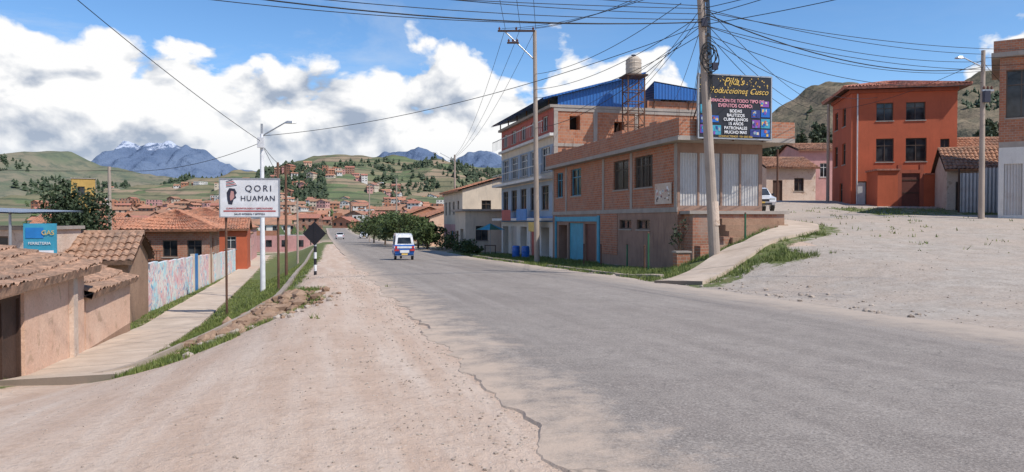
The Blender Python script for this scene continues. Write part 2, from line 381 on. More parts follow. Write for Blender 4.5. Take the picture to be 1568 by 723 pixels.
def face(A,P0,ux,W,z0,z1,ops,matf,fr=None,inward=.16):
    fr=fr or MT['frame'];nx,ny=ux[1],-ux[0];mw=A.p('walls')
    def P(a,z,o=0): return (P0[0]+ux[0]*a+nx*o,P0[1]+ux[1]*a+ny*o,z)
    bands=[z0,z1]
    for bz in getattr(matf,'bands',[]):
        if z0<bz<z1: bands.append(bz)
    us=sorted(set([0,W]+[q for o in ops for q in o[:2]]));zs=sorted(set(bands+[q for o in ops for q in o[2:4]]))
    for i in range(len(us)-1):
        for j in range(len(zs)-1):
            a,b,c,d=us[i],us[i+1],zs[j],zs[j+1];ca,cz=(a+b)/2,(c+d)/2
            if any(o[0]<ca<o[1] and o[2]<cz<o[3] for o in ops): continue
            mw.poly([P(a,c),P(b,c),P(b,d),P(a,d)],matf(cz))
    for o in ops:
        a,b,c,d,k=o[:5];dp=inward if k!='open' else .9;mm=matf((c+d)/2)
        mw.poly([P(a,c),P(a,c,-dp),P(b,c,-dp),P(b,c)][::-1],mm);mw.poly([P(a,d),P(a,d,-dp),P(b,d,-dp),P(b,d)],mm)
        mw.poly([P(a,c),P(a,d),P(a,d,-dp),P(a,c,-dp)][::-1],mm);mw.poly([P(b,c),P(b,d),P(b,d,-dp),P(b,c,-dp)],mm)
        def bar(a0,a1,c0,c1,o0,o1,mt,part='window_frames'):
            q=[P(a0,c0,o1),P(a1,c0,o1),P(a1,c1,o1),P(a0,c1,o1)];r=[P(a0,c0,o0),P(a1,c0,o0),P(a1,c1,o0),P(a0,c1,o0)]
            A.p(part).add(q+r,[(0,1,2,3),(1,0,4,5),(2,1,5,6),(3,2,6,7),(0,3,7,4)],mt)
        if k in('win','barred','winw','winb'):
            f={'winw':MT['framew'],'winb':MT['frameb']}.get(k,fr)
            A.p('window_glass').poly([P(a,c,-dp),P(b,c,-dp),P(b,d,-dp),P(a,d,-dp)],MT['glass'])
            t=.06
            bar(a,b,c,c+t,-dp,-dp+.06,f);bar(a,b,d-t,d,-dp,-dp+.06,f);bar(a,a+t,c+t,d-t,-dp,-dp+.06,f);bar(b-t,b,c+t,d-t,-dp,-dp+.06,f)
            nb=max(1,int((b-a)/.7))
            for i in range(1,nb+1 if nb==1 else nb):
                x=a+(b-a)*i/(nb if nb>1 else 2);bar(x-.025,x+.025,c+t,d-t,-dp,-dp+.05,f)
            if d-c>1.1: bar(a+t,b-t,c+(d-c)*.68,c+(d-c)*.68+.05,-dp,-dp+.055,f)
            bar(a-.06,b+.06,c-.07,c-.003,-.05,.05,MT['conc'],'window_sills')
            if k=='barred':
                n=int((b-a)/.16)
                for i in range(1,n): x=a+(b-a)*i/n;bar(x-.012,x+.012,c,d,-.04,-.02,MT['frame'],'window_bars')
        elif k=='open':
            A.p('interior').poly([P(a,c,-dp),P(b,c,-dp),P(b,d,-dp),P(a,d,-dp)],MT['dark'])
        else:
            mt=o[5] if len(o)>5 else MT['brown']
            A.p('doors').poly([P(a,c,-dp+.05),P(b,c,-dp+.05),P(b,d,-dp+.05),P(a,d,-dp+.05)],mt)
            if k=='door':
                x=(a+b)/2
                if b-a>1.2: bar(x-.03,x+.03,c,d,-dp+.05,-dp+.09,fr,'door_rails')
                bar(a,b,d-.08,d,-dp+.05,-dp+.1,fr,'door_rails');bar(a,a+.07,c,d-.08,-dp+.05,-dp+.1,fr,'door_rails');bar(b-.07,b,c,d-.08,-dp+.05,-dp+.1,fr,'door_rails')
def mono(mat):
    f=lambda z:mat
    f.bands=[];return f
def banded(lst):
    def f(z):
        for zz,mt in lst:
            if z<zz: return mt
        return lst[-1][1]
    f.bands=[q[0] for q in lst];return f
def tiles(mb,e0,e1,r0,r1,mat,pitch=.24,row=.42,hi=True,th=.05):
    e0,e1,r0,r1=map(Vector,(e0,e1,r0,r1));L=max((e1-e0).length,(r1-r0).length);H=((r0+r1)/2-(e0+e1)/2).length
    nm=(e1-e0).cross(r0-e0).normalized()
    if nm.z<0: nm=-nm
    nw=max(2,int(L/pitch));k=6 if hi else 3;nr=max(1,int(H/row));nc=nw*k
    V=[];F=[]
    for r in range(nr):
        for e in (0,1):
            t=(r+e)/nr
            for i in range(nc+1):
                u=i/nc;p=(e0.lerp(e1,u)).lerp(r0.lerp(r1,u),t)
                tid=int(i/k);jit=(_h(tid,r,3)-.5)*.035
                sag=-.10*math.sin(math.pi*u)*math.sin(math.pi*min(1,t+.2))*(1 if hi else 0)+.03*math.sin(u*L*.9+t*3)*(1 if hi else 0)
                off=.045*abs(math.sin(math.pi*(i/k)))*1.6+ (th if e==0 else 0.0)+jit*(.6)+sag
                sl=(_h(tid,r,9)-.5)*.07
                V.append(p+nm*off+(e0-r0).normalized()*(sl if e==0 else 0))
    w=nc+1
    for r in range(nr):
        b=2*r*w
        for i in range(nc):
            F.append((b+i,b+i+1,b+w+i+1,b+w+i))
            if r<nr-1: F.append((b+w+i,b+w+i+1,b+2*w+i+1,b+2*w+i))
    mb.add(V,F,mat)
    mb.poly([e0-nm*.13,r0-nm*.13,r1-nm*.13,e1-nm*.13],MT['wood'])
    mb.poly([e0-nm*.13,e1-nm*.13,e1+nm*.05,e0+nm*.05],mat)
def house(name,x,y,rot,w,d,z0,z1,mat,ops={},roof=('flat',),tile=None,fr=None,hi=True,asset=None,extra=None,done=True):
    A=asset or Asset(name,x,y,0,rot)
    mf=mat if hasattr(mat,'bands') else mono(mat)
    g=lambda k:ops.get(k,[])
    face(A,(0,0),(1,0),w,z0,z1,g('F'),mf,fr);face(A,(w,0),(0,1),d,z0,z1,g('R'),mf,fr)
    face(A,(w,d),(-1,0),w,z0,z1,g('B'),mf,fr);face(A,(0,d),(0,-1),d,z0,z1,g('L'),mf,fr)
    A.p('walls').poly([(0,0,z1-.02),(w,0,z1-.02),(w,d,z1-.02),(0,d,z1-.02)],MT['conc'])
    t=tile or MT['tile'];R=A.p('roof');k=roof[0];mw=mf(z1-.01)
    if k=='flat':
        ov,th=(roof[1],roof[2]) if len(roof)>2 else (.15,.2)
        R.box(-ov,w+ov,-ov,d+ov,z1+.003,z1+th,MT['conc'])
    elif k=='gable':
        hr,ov=roof[1],roof[2];sl=hr/(d/2);ez=z1-sl*ov+.1
        tiles(R,(-.2,-ov,ez),(w+.2,-ov,ez),(-.2,d/2,z1+hr+.1),(w+.2,d/2,z1+hr+.1),t,hi=hi)
        tiles(R,(w+.2,d+ov,ez),(-.2,d+ov,ez),(w+.2,d/2,z1+hr+.1),(-.2,d/2,z1+hr+.1),t,hi=hi)
        A.p('walls').poly([(w,0,z1),(w,d,z1),(w,d/2,z1+hr-.05)],mw);A.p('walls').poly([(0,d,z1),(0,0,z1),(0,d/2,z1+hr-.05)],mw)
        R.cyl((-.2,d/2,z1+hr+.1),(w+.2,d/2,z1+hr+.1),.1,.1,t,8)
    elif k=='shed':
        hr,ov=roof[1],roof[2];sl=hr/d;ez=z1-sl*ov+.1
        tiles(R,(-.2,-ov,ez),(w+.2,-ov,ez),(-.2,d+.1,z1+hr+sl*.1+.1),(w+.2,d+.1,z1+hr+sl*.1+.1),t,hi=hi)
        A.p('walls').poly([(w,0,z1),(w,d,z1),(w,d,z1+hr-.05)],mw);A.p('walls').poly([(0,d,z1),(0,0,z1),(0,d,z1+hr-.05)],mw)
        A.p('walls').poly([(w,d,z1),(0,d,z1),(0,d,z1+hr-.05),(w,d,z1+hr-.05)],mw)
    elif k=='hip':
        hr,ov=roof[1],roof[2];i=min(d/2,w/2);rx0,rx1=i,w-i
        if w<d: rx0=rx1=w/2
        zz=z1+.1
        a,b,c,e=(-ov,-ov,zz),(w+ov,-ov,zz),(w+ov,d+ov,zz),(-ov,d+ov,zz)
        if w>=d: p,q=(rx0,d/2,zz+hr),(rx1,d/2,zz+hr)
        else: p,q=(w/2,i,zz+hr),(w/2,d-i,zz+hr)
        if w>=d:
            tiles(R,a,b,p,q,t,hi=hi);tiles(R,b,c,q,q,t,hi=hi);tiles(R,c,e,q,p,t,hi=hi);tiles(R,e,a,p,p,t,hi=hi)
            hips=[(a,p),(b,q),(c,q),(e,p),(p,q)]
        else:
            tiles(R,a,b,p,p,t,hi=hi);tiles(R,b,c,p,q,t,hi=hi);tiles(R,c,e,q,q,t,hi=hi);tiles(R,e,a,q,p,t,hi=hi)
            hips=[(a,p),(b,p),(c,q),(e,q),(p,q)]
        for u,v in hips: R.cyl((u[0],u[1],u[2]+.06),(v[0],v[1],v[2]+.06),.09,.09,t,8)
    if extra: extra(A)
    if done: A.done()
    return A

# ------------------------------------------------------------------ GROUND SHEET
def axis(a,b,step,lo,hi,g=1.18):
    c=list(np.arange(a,b+1e-6,step));s=step;q=c[0];L=[]
    while q>lo: s*=g;q-=s;L.append(q)
    s=step;q=c[-1];Rr=[]
    while q<hi: s*=g;q+=s;Rr.append(q)
    return np.array(L[::-1]+c+Rr)
kerb_pts=[(-7.6,13.6),(-7.35,16),(-7.2,18),(-7.0,20),(-6.95,22),(-7.7,25),(-9.2,31),(-11.5,40),(-13.9,50),(-20.3,75),(-29,110)]
kx=[p[0] for p in kerb_pts];ky=[p[1] for p in kerb_pts]
def kerb_x(y): return np.interp(y,ky,kx)
rw_pts=[(5.35,24.0),(6.1,24.9),(7.9,26.9),(10.4,30),(12.6,32.8),(13.5,35),(13.3,37.4),(12.3,39.8)]
def dist_poly(x,y,pts):
    D=np.full(np.shape(x),1e9)
    for (ax,ay),(bx,by) in zip(pts[:-1],pts[1:]):
        dx,dy=bx-ax,by-ay;t=np.clip(((x-ax)*dx+(y-ay)*dy)/(dx*dx+dy*dy),0,1)
        D=np.minimum(D,np.hypot(x-ax-t*dx,y-ay-t*dy))
    return D
def masks(x,y):
    s=road_l(y)-x;r=x-road_r(y)
    wr=walk_x(y)+.95;kxv=kerb_x(y)
    g=np.where((x>wr-.1)&(x<kxv+.05)&(y>13.4)&(y<130),1.0,0)
    edge=kxv+np.interp(y,[12,14,17,20,24,30,60,110],[2.2,2.6,2.7,2.2,.9,1.0,1.6,2])
    g=np.maximum(g,np.where((x>=kxv)&(y>12.6)&(y<130),np.clip((edge-x)/.8,0,1)*.9,0))
    g=g*(1-np.exp(-(((x+6.2)/.75)**2+((y-18.6)/1.8)**2)*1.2)*.95)
    g=np.maximum(g,np.where((x<walk_x(y)-.95)&(y>24),.8,0))
    g=np.maximum(g,np.where((s>7)&(y>11.6)&(y<13.2),.6,0))
    g=np.maximum(g,np.where((r>.2)&(r<5.3)&(y>25.5)&(y<70),.74,0))
    rd=dist_poly(x,y,rw_pts)
    g=np.maximum(g,np.where((rd<1.7)&(r>.2),.6,0))
    g=np.maximum(g,np.where((x<11)&(r>1.0)&(y>27)&(y<34)&(x<.62*y-9.5),.72,0))
    g=np.maximum(g,np.exp(-(((x-9.2)/.9)**2+((y-24.9)/.8)**2))*1.1)
    g=np.maximum(g,np.where((x>21)&(y>43)&(y<50),.6,0))
    g=np.maximum(g,np.where((r>2)&(x>13)&(y>24),.28,0))
    g=np.maximum(g,np.where((r>.5)&(y>70),.5,0))
    g=np.maximum(g,np.where((s>14)&(y>30),.7,0))
    v=np.where(r>-.4,1.0,0)*np.where(y<70,1,.3)
    v=np.where((dist_poly(x,y,rw_pts)<3)&(x<11)&(y>26.5),.2,v)
    return g,v
def build_ground():
    xs=axis(-26,36,.4,-9000,9000,1.2);ys=np.concatenate([axis(1.2,58,.4,-80,58,1.3)[:-1],axis(58,60,.45,60,9500,1.07)[2:]])
    ys=np.unique(ys[(ys>-80)])
    X,Y=np.meshgrid(xs,ys);Z=ground(X,Y)
    nx,ny=len(xs),len(ys)
    me=bpy.data.meshes.new('ground')
    V=np.stack([X.ravel(),Y.ravel(),Z.ravel()],1)
    idx=np.arange(nx*ny).reshape(ny,nx)
    F=np.stack([idx[:-1,:-1].ravel(),idx[:-1,1:].ravel(),idx[1:,1:].ravel(),idx[1:,:-1].ravel()],1)
    me.from_pydata(V.tolist(),[],F.tolist())
    g,v=masks(X,Y);far=ss(110,220,Y+np.abs(X)*.6)
    for nm,a in(('grass',g),('gravel',v),('far',far)):
        at=me.attributes.new(nm,'FLOAT','POINT');at.data.foreach_set('value',a.ravel().astype('f'))
    me.polygons.foreach_set('use_smooth',[True]*len(me.polygons))
    me.materials.append(MT['ground']);me.update()
    o=bpy.data.objects.new('ground',me);COL.objects.link(o)
build_ground()

# ------------------------------------------------------------------ ROAD
def build_road():
    ys=[];y=1.0
    while y<330: ys.append(y);y+=.08 if y<22 else (.5 if y<60 else 3)
    mb=MB()
    nc=26;rows=[]
    for y in ys:
        yl=float(road_l(y));yr=float(road_r(y))
        a=1.0 if y<60 else .3
        jl=a*(.9*float(fbm(y*.4,3.3,2,11))+.45*float(fbm(y*2.6,9.3,4,12)))-.05
        jr=a*(.9*float(fbm(y*.4,7.3,3,21)))
        lip=.010+.05*max(0,float(fbm(y*.9,1.7,3,77))*3+.05)*(1 if y<14 else .3)
        row=[]
        x0,x1=yl+jl,yr+jr
        row.append((x0-.05,y,gz(x0,y)-.03))
        for i in range(nc+1):
            x=x0+(x1-x0)*i/nc
            lift=.042 if i>1 else (lip if i==0 else .036)
            if y>60: lift=.05
            row.append((x,y,gz(x,y)+lift))
        row.append((x1+.10,y,gz(x1,y)-.03))
        rows.append(row)
    V=[p for r in rows for p in r];w=nc+3;F=[]
    for j in range(len(rows)-1):
        for i in range(w-1): F.append((j*w+i,j*w+i+1,(j+1)*w+i+1,(j+1)*w+i))
    mb.add(V,F,MT['road']);mb.obj('road')
build_road()

def strip(name,pts,width,h,mat,step=.5,sink=.3):
    P=[];acc=0
    for (a,b) in zip(pts[:-1],pts[1:]):
        L=math.hypot(b[0]-a[0],b[1]-a[1]);n=max(1,int(L/step))
        for i in range(n): P.append((a[0]+(b[0]-a[0])*i/n,a[1]+(b[1]-a[1])*i/n))
    P.append(pts[-1][:2])
    V=[];F=[];uv=[]
    for i,p in enumerate(P):
        q=P[min(i+1,len(P)-1)];o=P[max(i-1,0)];dx,dy=q[0]-o[0],q[1]-o[1];l=math.hypot(dx,dy) or 1;nx,ny=-dy/l,dx/l
        if i: acc+=math.hypot(p[0]-P[i-1][0],p[1]-P[i-1][1])
        L=(p[0]+nx*width/2,p[1]+ny*width/2);R=(p[0]-nx*width/2,p[1]-ny*width/2)
        zl,zr=gz(*L)+h,gz(*R)+h
        V+=[(*L,zl-h-sink),(*L,zl),(*R,zr),(*R,zr-h-sink)];uv.append(acc)
    for i in range(len(P)-1):
        b=i*4
        for k in range(3): F.append((b+k,b+k+1,b+k+5,b+k+4))
    F.append((0,3,2,1));b=(len(P)-1)*4;F.append((b,b+1,b+2,b+3))
    me=bpy.data.meshes.new(name);me.from_pydata(V,[],F);me.materials.append(mat)
    u=me.uv_layers.new(name='UVMap')
    for l in me.loops:
        vi=l.vertex_index;u.data[l.index].uv=((0,0,1,1)[vi%4]*width,uv[vi//4])
    me.update()
    o=bpy.data.objects.new(name,me);COL.objects.link(o);return o
strip('pavement',[(walk_x(y),y) for y in np.arange(12.7,115,2.0)],1.85,.08,MT['walk'])
strip('pavement',rw_pts,1.7,.12,MT['walk'])
strip('kerb',kerb_pts,.22,.14,MT['kerb'],sink=.6)
strip('kerb',[(5.4,26.8),(4.2,29.5),(3.4,33),(2.6,36.5),(1.9,39)],.18,.10,MT['kerb'])
strip('kerb',[(0.6,44),(-.4,48),(-1.4,52),(-3.2,59)],.2,.12,MT['kerb'])

# ------------------------------------------------------------------ LEFT SIDE HOUSES
LROT=106.6
def lx(y): return -4.95-.299*y
def h1(A):
    A.p('lintel').box(2.0,4.2,-.03,-.003,.38,.52,MT['wood'])
    A.p('buttress').box(6.9,7.25,-.10,-.003,-2.2,.50,MT['adobe_white'])
    for i in range(9): A.p('rafters').box(.3+i*.93,.38+i*.93,-.30,-.02,.45,.52,MT['wood'])
house('adobe_house',lx(10),10,LROT,8.2,6.5,-2.2,.56,MT['adobe'],
  {'F':[(2.2,4.0,-1.6,.35,'door',MT['wood'])],'R':[]},('gable',.72,.34),MT['tileold'],MT['wood'],extra=h1)
def h2(A):
    for i in range(26):
        x=i*.2+random.uniform(-.03,.03);r=random.uniform(.07,.13);A.p('stone_footing').cyl((x,-.06,-1.62-.02*i-.1),(x+.02,-.05,-1.62-.02*i+r),r,r*.6,MT['soilstone'],7)
house('adobe_house',lx(18.0),18.0,LROT,5.2,2.4,-2.3,-.10,banded([(-1.45,MT['mud']),(9,MT['adobe'])]),
  {},('shed',.80,.22),MT['tileold'],MT['wood'],extra=h2)
house('adobe_house',-17.6,24.9,16.6,4.3,3.8,-2.6,.35,MT['mud'],{'F':[(.5,1.3,-1.0,.05,'win'),(2.4,3.4,-1.0,.05,'win')],'R':[]},('gable',.8,.4),MT['tileold'],MT['wood'])
def canopy(A):
    R=A.p('canopy_roof');R.poly([(-1,-1.2,2.15),(5.4,-1.2,1.95),(5.4,3,2.05),(-1,3,2.3)],MT['metalroof'])
    R.poly([(-1,-1.2,2.11),(-1,3,2.26),(5.4,3,2.01),(5.4,-1.2,1.91)],MT['metalroof'])
    for x in(.2,2.6,5.0): A.p('canopy_posts').cyl((x,-1.0,-2),(x,-1.0,1.98),.04,.04,MT['steel'],8)
house('plastered_house',-20.6,23.5,6,5.2,3.2,-2.5,1.4,MT['adobe_white'],{'F':[(1.0,2.0,.2,1.2,'win'),(3.2,4.4,.2,1.2,'win')]},('flat',.1,.12),extra=canopy)
A=Asset('blue_poster_board',-13.5,21.3,0,12)
p=A.p('panel');p.box(-.42,.42,-.04,.04,.25,1.62,MT['teal']);p.box(-.36,.1,-.055,-.045,1.2,1.5,MT['blue']);p.box(-.36,.36,-.055,-.045,.62,.85,MT['textwhite']);p.box(-.1,.36,-.055,-.045,.3,.56,MT['gold'])
A.p('posts').cyl((-.38,.06,-2),(-.38,.06,1.6),.03,.03,MT['steel'],8);A.p('posts').cyl((.38,.06,-2),(.38,.06,1.6),.03,.03,MT['steel'],8)
A.text('FERRETERIA',.11,(0,-.06,1.05),MT['textwhite']);A.text('GAS',.18,(.22,-.07,1.35),MT['gold']);A.text('CEMENTO',.12,(0,-.07,.73),MT['textred']);A.done()
def build_mural():
    y=29.6;A=Asset('painted_wall',0,0,0,0)
    wl=lambda y:-14.7-.282*(y-30)
    k=0
    while y<68:
        L=2.6
        m=MT['mural']
        if k==5: m=MT['blue'];L=2.0
        if k==8: m=MT['redpanel'];L=1.6
        if k in(10,12): m=MT['white']
        y2=y+L;x0,x1=wl(y),wl(y2);g=gz(x0,y)
        top=g+1.95+(.15 if k==5 else 0)
        V=[]
        nx,ny=.96,.27
        for (x,yy) in((x0,y),(x1,y2)):
            for o in(0,-.18): V+=[(x+nx*o,yy+ny*o,g-.6),(x+nx*o,yy+ny*o,top)]
        A.p('panels').add(V,[(0,4,5,1),(1,5,7,3),(2,3,7,6),(0,1,3,2),(4,6,7,5)],m)
        if k in(0,5,6,8,9): A.p('pilasters').box(x0-.13,x0+.05,y-.10,y+.10,g-.6,top+.08,MT['cream'] if k else MT['mud'])
        y=y2;k+=1
    A.done()
build_mural()
def balc(A):
    B=A.p('balcony');B.box(.1,2.1,-.7,-.02,-1.0,-.9,MT['wood']);B.box(.1,2.1,-.7,-.64,-.3,-.25,MT['wood'])
    for i in range(10): B.box(.12+i*.2,.15+i*.2,-.68,-.65,-.9,-.3,MT['wood'])
house('brick_house',-25.0,48.6,16.6,4.9,7,-3.4,1.0,MT['brick2'],{'F':[(.4,1.3,-.7,.4,'win'),(2.0,2.9,-.7,.4,'win'),(3.5,4.4,-.9,.4,'win')],'R':[(1.5,2.6,-.5,.5,'win')]},('hip',1.3,.6),MT['tile2'],extra=balc)
house('orange_house',-30.2,70,16.6,5.0,6,-4,.9,MT['orange'],{'F':[(1,2,-1,.2,'winw'),(3,4,-1,.2,'winw')]},('gable',1.0,.4),MT['tile2'],hi=False)
house('white_house',-28.8,80,106,12,5,-4,.2,MT['white'],{'F':[(1,2,-1.8,-.6,'win'),(4,5,-1.8,-.6,'win'),(7,8,-1.8,-.6,'win')]},('gable',.9,.3),MT['tile'],hi=False)
house('pink_house',-33,94,106,14,6,-4,.8,MT['pink'],{'F':[(1,2,-1.5,-.3,'win'),(5,6,-1.5,-.3,'win')]},('gable',1.1,.3),MT['tile2'],hi=False)
house('yellow_house',-68,115,28,3.2,2.5,-5,8.2,MT['yellow'],{'F':[(.8,1.8,5.6,7.0,'win')]},('flat',.1,.15))
house('brick_house',-37,60,16.6,6,6,-5,.7,MT['brick2'],{'F':[(1,2,-1.2,-.1,'win'),(4.0,5.0,-1.2,-.1,'win')]},('gable',1.1,.4),MT['tile2'],hi=False)
house('adobe_house',-29.5,42,16.6,6,5,-5,.1,MT['adobe'],{'F':[(1,2,-1.2,-.1,'win')]},('gable',1.1,.4),MT['tile2'],hi=False)
house('white_house',-55,85,12,9,8,-6,1.2,MT['white'],{'F':[(1,2.5,-1,.4,'win'),(4,5.5,-1,.4,'win')]},('gable',1.3,.4),MT['tile2'],hi=False)
house('brick_house',-49,105,14,9,8,-6,1.8,MT['brickfar'],{'F':[(1,2.5,-.5,.9,'win'),(5,6.5,-.5,.9,'win')]},('hip',1.6,.4),MT['tile2'],hi=False)

# ------------------------------------------------------------------ RIGHT SIDE: corner brick building
RROT=-75.7
def cornerb():
    A=Asset('brick_corner_building',2.9,53,0,RROT)
    w,d,z0,z1=19.2,4.4,-1.6,5.3
    mfF=banded([(2.15,MT['plaster_brown']),(9,MT['brick'])])
    F=[(.9,2.3,3.3,5.0,'winb'),(4.0,6.0,3.3,5.05,'winb'),(11.4,13.5,3.4,5.0,'barred'),(14.3,16.5,3.4,5.0,'barred'),
       (1.4,3.2,-1.2,1.4,'open'),(3.5,6.4,-1.2,1.55,'panel',MT['teal']),(6.7,8.6,-1.2,1.5,'panel',MT['brown']),
       (12.3,13.9,1.25,1.75,'win'),(14.6,16.2,1.25,1.75,'win')]
    Rr=[(.12,1.02,2.4,4.85,'panel',MT['metal']),(1.12,2.2,2.4,4.85,'panel',MT['metal']),(2.3,3.2,2.4,4.85,'panel',MT['metal']),(3.28,4.22,2.4,4.85,'panel',MT['metal'])]
    face(A,(0,0),(1,0),w,z0,z1,F,mfF);face(A,(w,0),(0,1),d,z0,z1,Rr,banded([(2.2,MT['brick2']),(9,MT['plaster_brown'])]),MT['frame'],.10)
    face(A,(w,d),(-1,0),w,z0,z1,[],mono(MT['brick']));face(A,(0,d),(0,-1),d,z0,z1,[],mono(MT['brick']))
    W=A.p('concrete_frame')
    W.box(0,w+.02,-.05,-.003,2.1,2.33,MT['conc'])
    for x in(.05,2.9,9.7,13.75,18.9): W.box(x,x+.28,-.035,-.003,2.333,5.29,MT['conc'])
    W.box(9.4,12.0,-.03,-.003,-.2,2.09,MT['brick'])
    W.box(.75,.97,-.09,-.003,-1.5,2.0,MT['teal']);W.box(9.0,9.35,-.09,-.003,-1.5,2.0,MT['teal']);W.box(.97,9.0,-.085,-.003,1.65,1.95,MT['teal'])
    R=A.p('roof_slab');R.box(-.1,w+1.1,-.55,d+1.0,5.303,5.50,MT['conc'])
    P=A.p('parapet')
    P.box(-.1,w+1.1,-.5,-.32,5.503,6.3,MT['brick']);P.box(w+.9,w+1.08,-.318,d+1.0,5.503,6.25,MT['brick']);P.box(10,w+.9,d+.8,d+.98,5.503,6.1,MT['brick'])
    for i in range(9):
        x=1+i*2.3+random.uniform(-.5,.5)
        if i%2: P.box(x,x+.5+.3*(i%3),-.49,-.33,6.303,6.3+.07+.06*(i%3),MT['brick'])
        for k in range(3): A.p('starter_bars').cyl((x+.1+k*.12,-.4,6.3),(x+.12+k*.14,-.4,6.75+.1*k),.008,.008,MT['rust'],5)
    pp=A.p('painted_poster');pp.box(16.9,18.7,-.062,-.052,2.5,3.5,MT['adobe_white'])
    for i in range(26):
        x=17.0+random.random()*1.4;z=2.55+random.random()*.7;pp.box(x,x+.05+random.random()*.15,-.072,-.064,z,z+.04+random.random()*.1,random.choice([MT['textdark'],MT['signwhite'],MT['pink']]))
    A.p('podium').box(w+.003,w+.9,.3,d+.6,-.3,2.0,MT['brick2'])
    for i in range(4): A.p('steps').box(w+.903+i*.3,w+1.2+i*.3,1.6,d+.4,-.3,1.8-.28*i,MT['mud'])
    A.p('ledge').box(w+.003,w+1.0,.1,d+.8,2.003,2.15,MT['conc'])
    A.done()
cornerb()
def bigb():
    A=Asset('multistorey_building',-.96,68.4,0,RROT);w,d,z0,z1=15.85,12,-2.2,9.75
    mf=banded([(1.6,MT['white']),(2.0,MT['blue']),(4.6,MT['greyblue']),(5.2,MT['cream']),(7.2,MT['greyblue']),(8.0,MT['cream']),(20,MT['redpanel'])])
    F=[]
    for i in range(5):
        x=.6+i*3.05
        F+=[(x,x+2.2,5.3,7.1,'winw'),(x,x+1.9,2.5,4.3,'win'),(x+.2,x+1.6,8.3,9.4,'winw')]
        F.append((x,x+1.8,-1.6,1.2,'panel',[MT['blue'],MT['metal'],MT['brown'],MT['redpanel'],MT['metal']][i]) if i%2 else (x,x+2.0,-1.6,1.2,'open'))
    face(A,(0,0),(1,0),w,z0,z1,F,mf)
    face(A,(w,0),(0,1),d,z0,z1,[(1.2,2.0,8.2,9.2,'open'),(4.6,5.4,7.6,8.9,'open'),(8,9,7.6,8.8,'open')],mono(MT['brickfar']))
    face(A,(w,d),(-1,0),w,z0,z1,[],mono(MT['brickfar']));face(A,(0,d),(0,-1),d,z0,z1,[],mono(MT['brickfar']))
    C=A.p('concrete_frame')
    for z in(1.7,4.7,7.75): C.box(-.02,w+.02,-.9 if z<7 else -.3,-.003,z,z+.2,MT['white'])
    for y in(.02,3.0,6.2,11.6): C.box(w+.003,w+.05,y,y+.3,6,z1,MT['conc'])
    C.box(w+.003,w+.06,.0,d,7.0,7.22,MT['conc']);C.box(w+.003,w+.06,0,d,9.5,9.74,MT['conc'])
    for z in(4.9,7.95):
        A.p('balcony_rails').box(0,w,-.86,-.82,z+.8,z+.86,MT['steel'])
        for i in range(32): A.p('balcony_rails').box(.05+i*.5,.08+i*.5,-.85,-.83,z,z+.8,MT['steel'])
    A.p('shop_signs').box(4,7,-.95,-.91,1.72,2.6,MT['redpanel']);A.p('shop_signs').box(9,12,-.95,-.91,1.72,2.6,MT['blue']);A.p('shop_signs').box(12.6,14.6,-.95,-.91,.9,1.6,MT['gold'])
    A.p('roof_slab').box(-.1,w+.1,-.3,d+.1,z1+.003,z1+.2,MT['conc'])
    R=A.p('blue_sheet_roof')
    a,b=10.35,12.5
    x0,x1,y0,y1=-.6,w+.4,-.9,6.9
    R.poly([(x0,y0,a),(x1,y0,a),(x1,y1,b),(x0,y1,b)],MT['bluemetal']);R.poly([(x0,y0,a-.08),(x0,y1,b-.08),(x1,y1,b-.08),(x1,y0,a-.08)],MT['bluemetal'])
    R.poly([(x1,y0,a-.12),(x1,y0,a+.02),(x1,y1,b+.02),(x1,y1,b-.12)],MT['bluemetal'])
    R.poly([(w+.05,.3,z1+.2),(w+.05,y1,z1+.2),(w+.05,y1,b-.1),(w+.05,.3,a+.2)],MT['bluemetal'])
    R.poly([(w+.05,y1,z1+.2),(x0,y1,z1+.2),(x0,y1,b-.1),(w+.05,y1,b-.1)],MT['bluemetal'])
    for i in range(6): A.p('roof_posts').cyl((i*3,-.1,z1+.2),(i*3,-.1,a+.1),.06,.06,MT['rust'],6)
    R.poly([(w-3,7.6,11.0),(w+.3,7.6,11.9),(w+.3,13.4,11.2),(w-3,13.4,10.6)],MT['bluemetal'])
    R.poly([(w+.3,7.6,10.6),(w+.3,13.4,10.6),(w+.3,13.4,11.1),(w+.3,7.6,11.8)],MT['bluemetal'])
    for y in(7.7,10.5,13.2): A.p('roof_posts').cyl((w+.1,y,z1+.2),(w+.1,y,11.0),.05,.05,MT['rust'],6)
    A.p('upper_wall').box(w-.4,w,7.2,12,z1+.203,z1+.75,MT['brickfar'])
    A.done()
bigb()
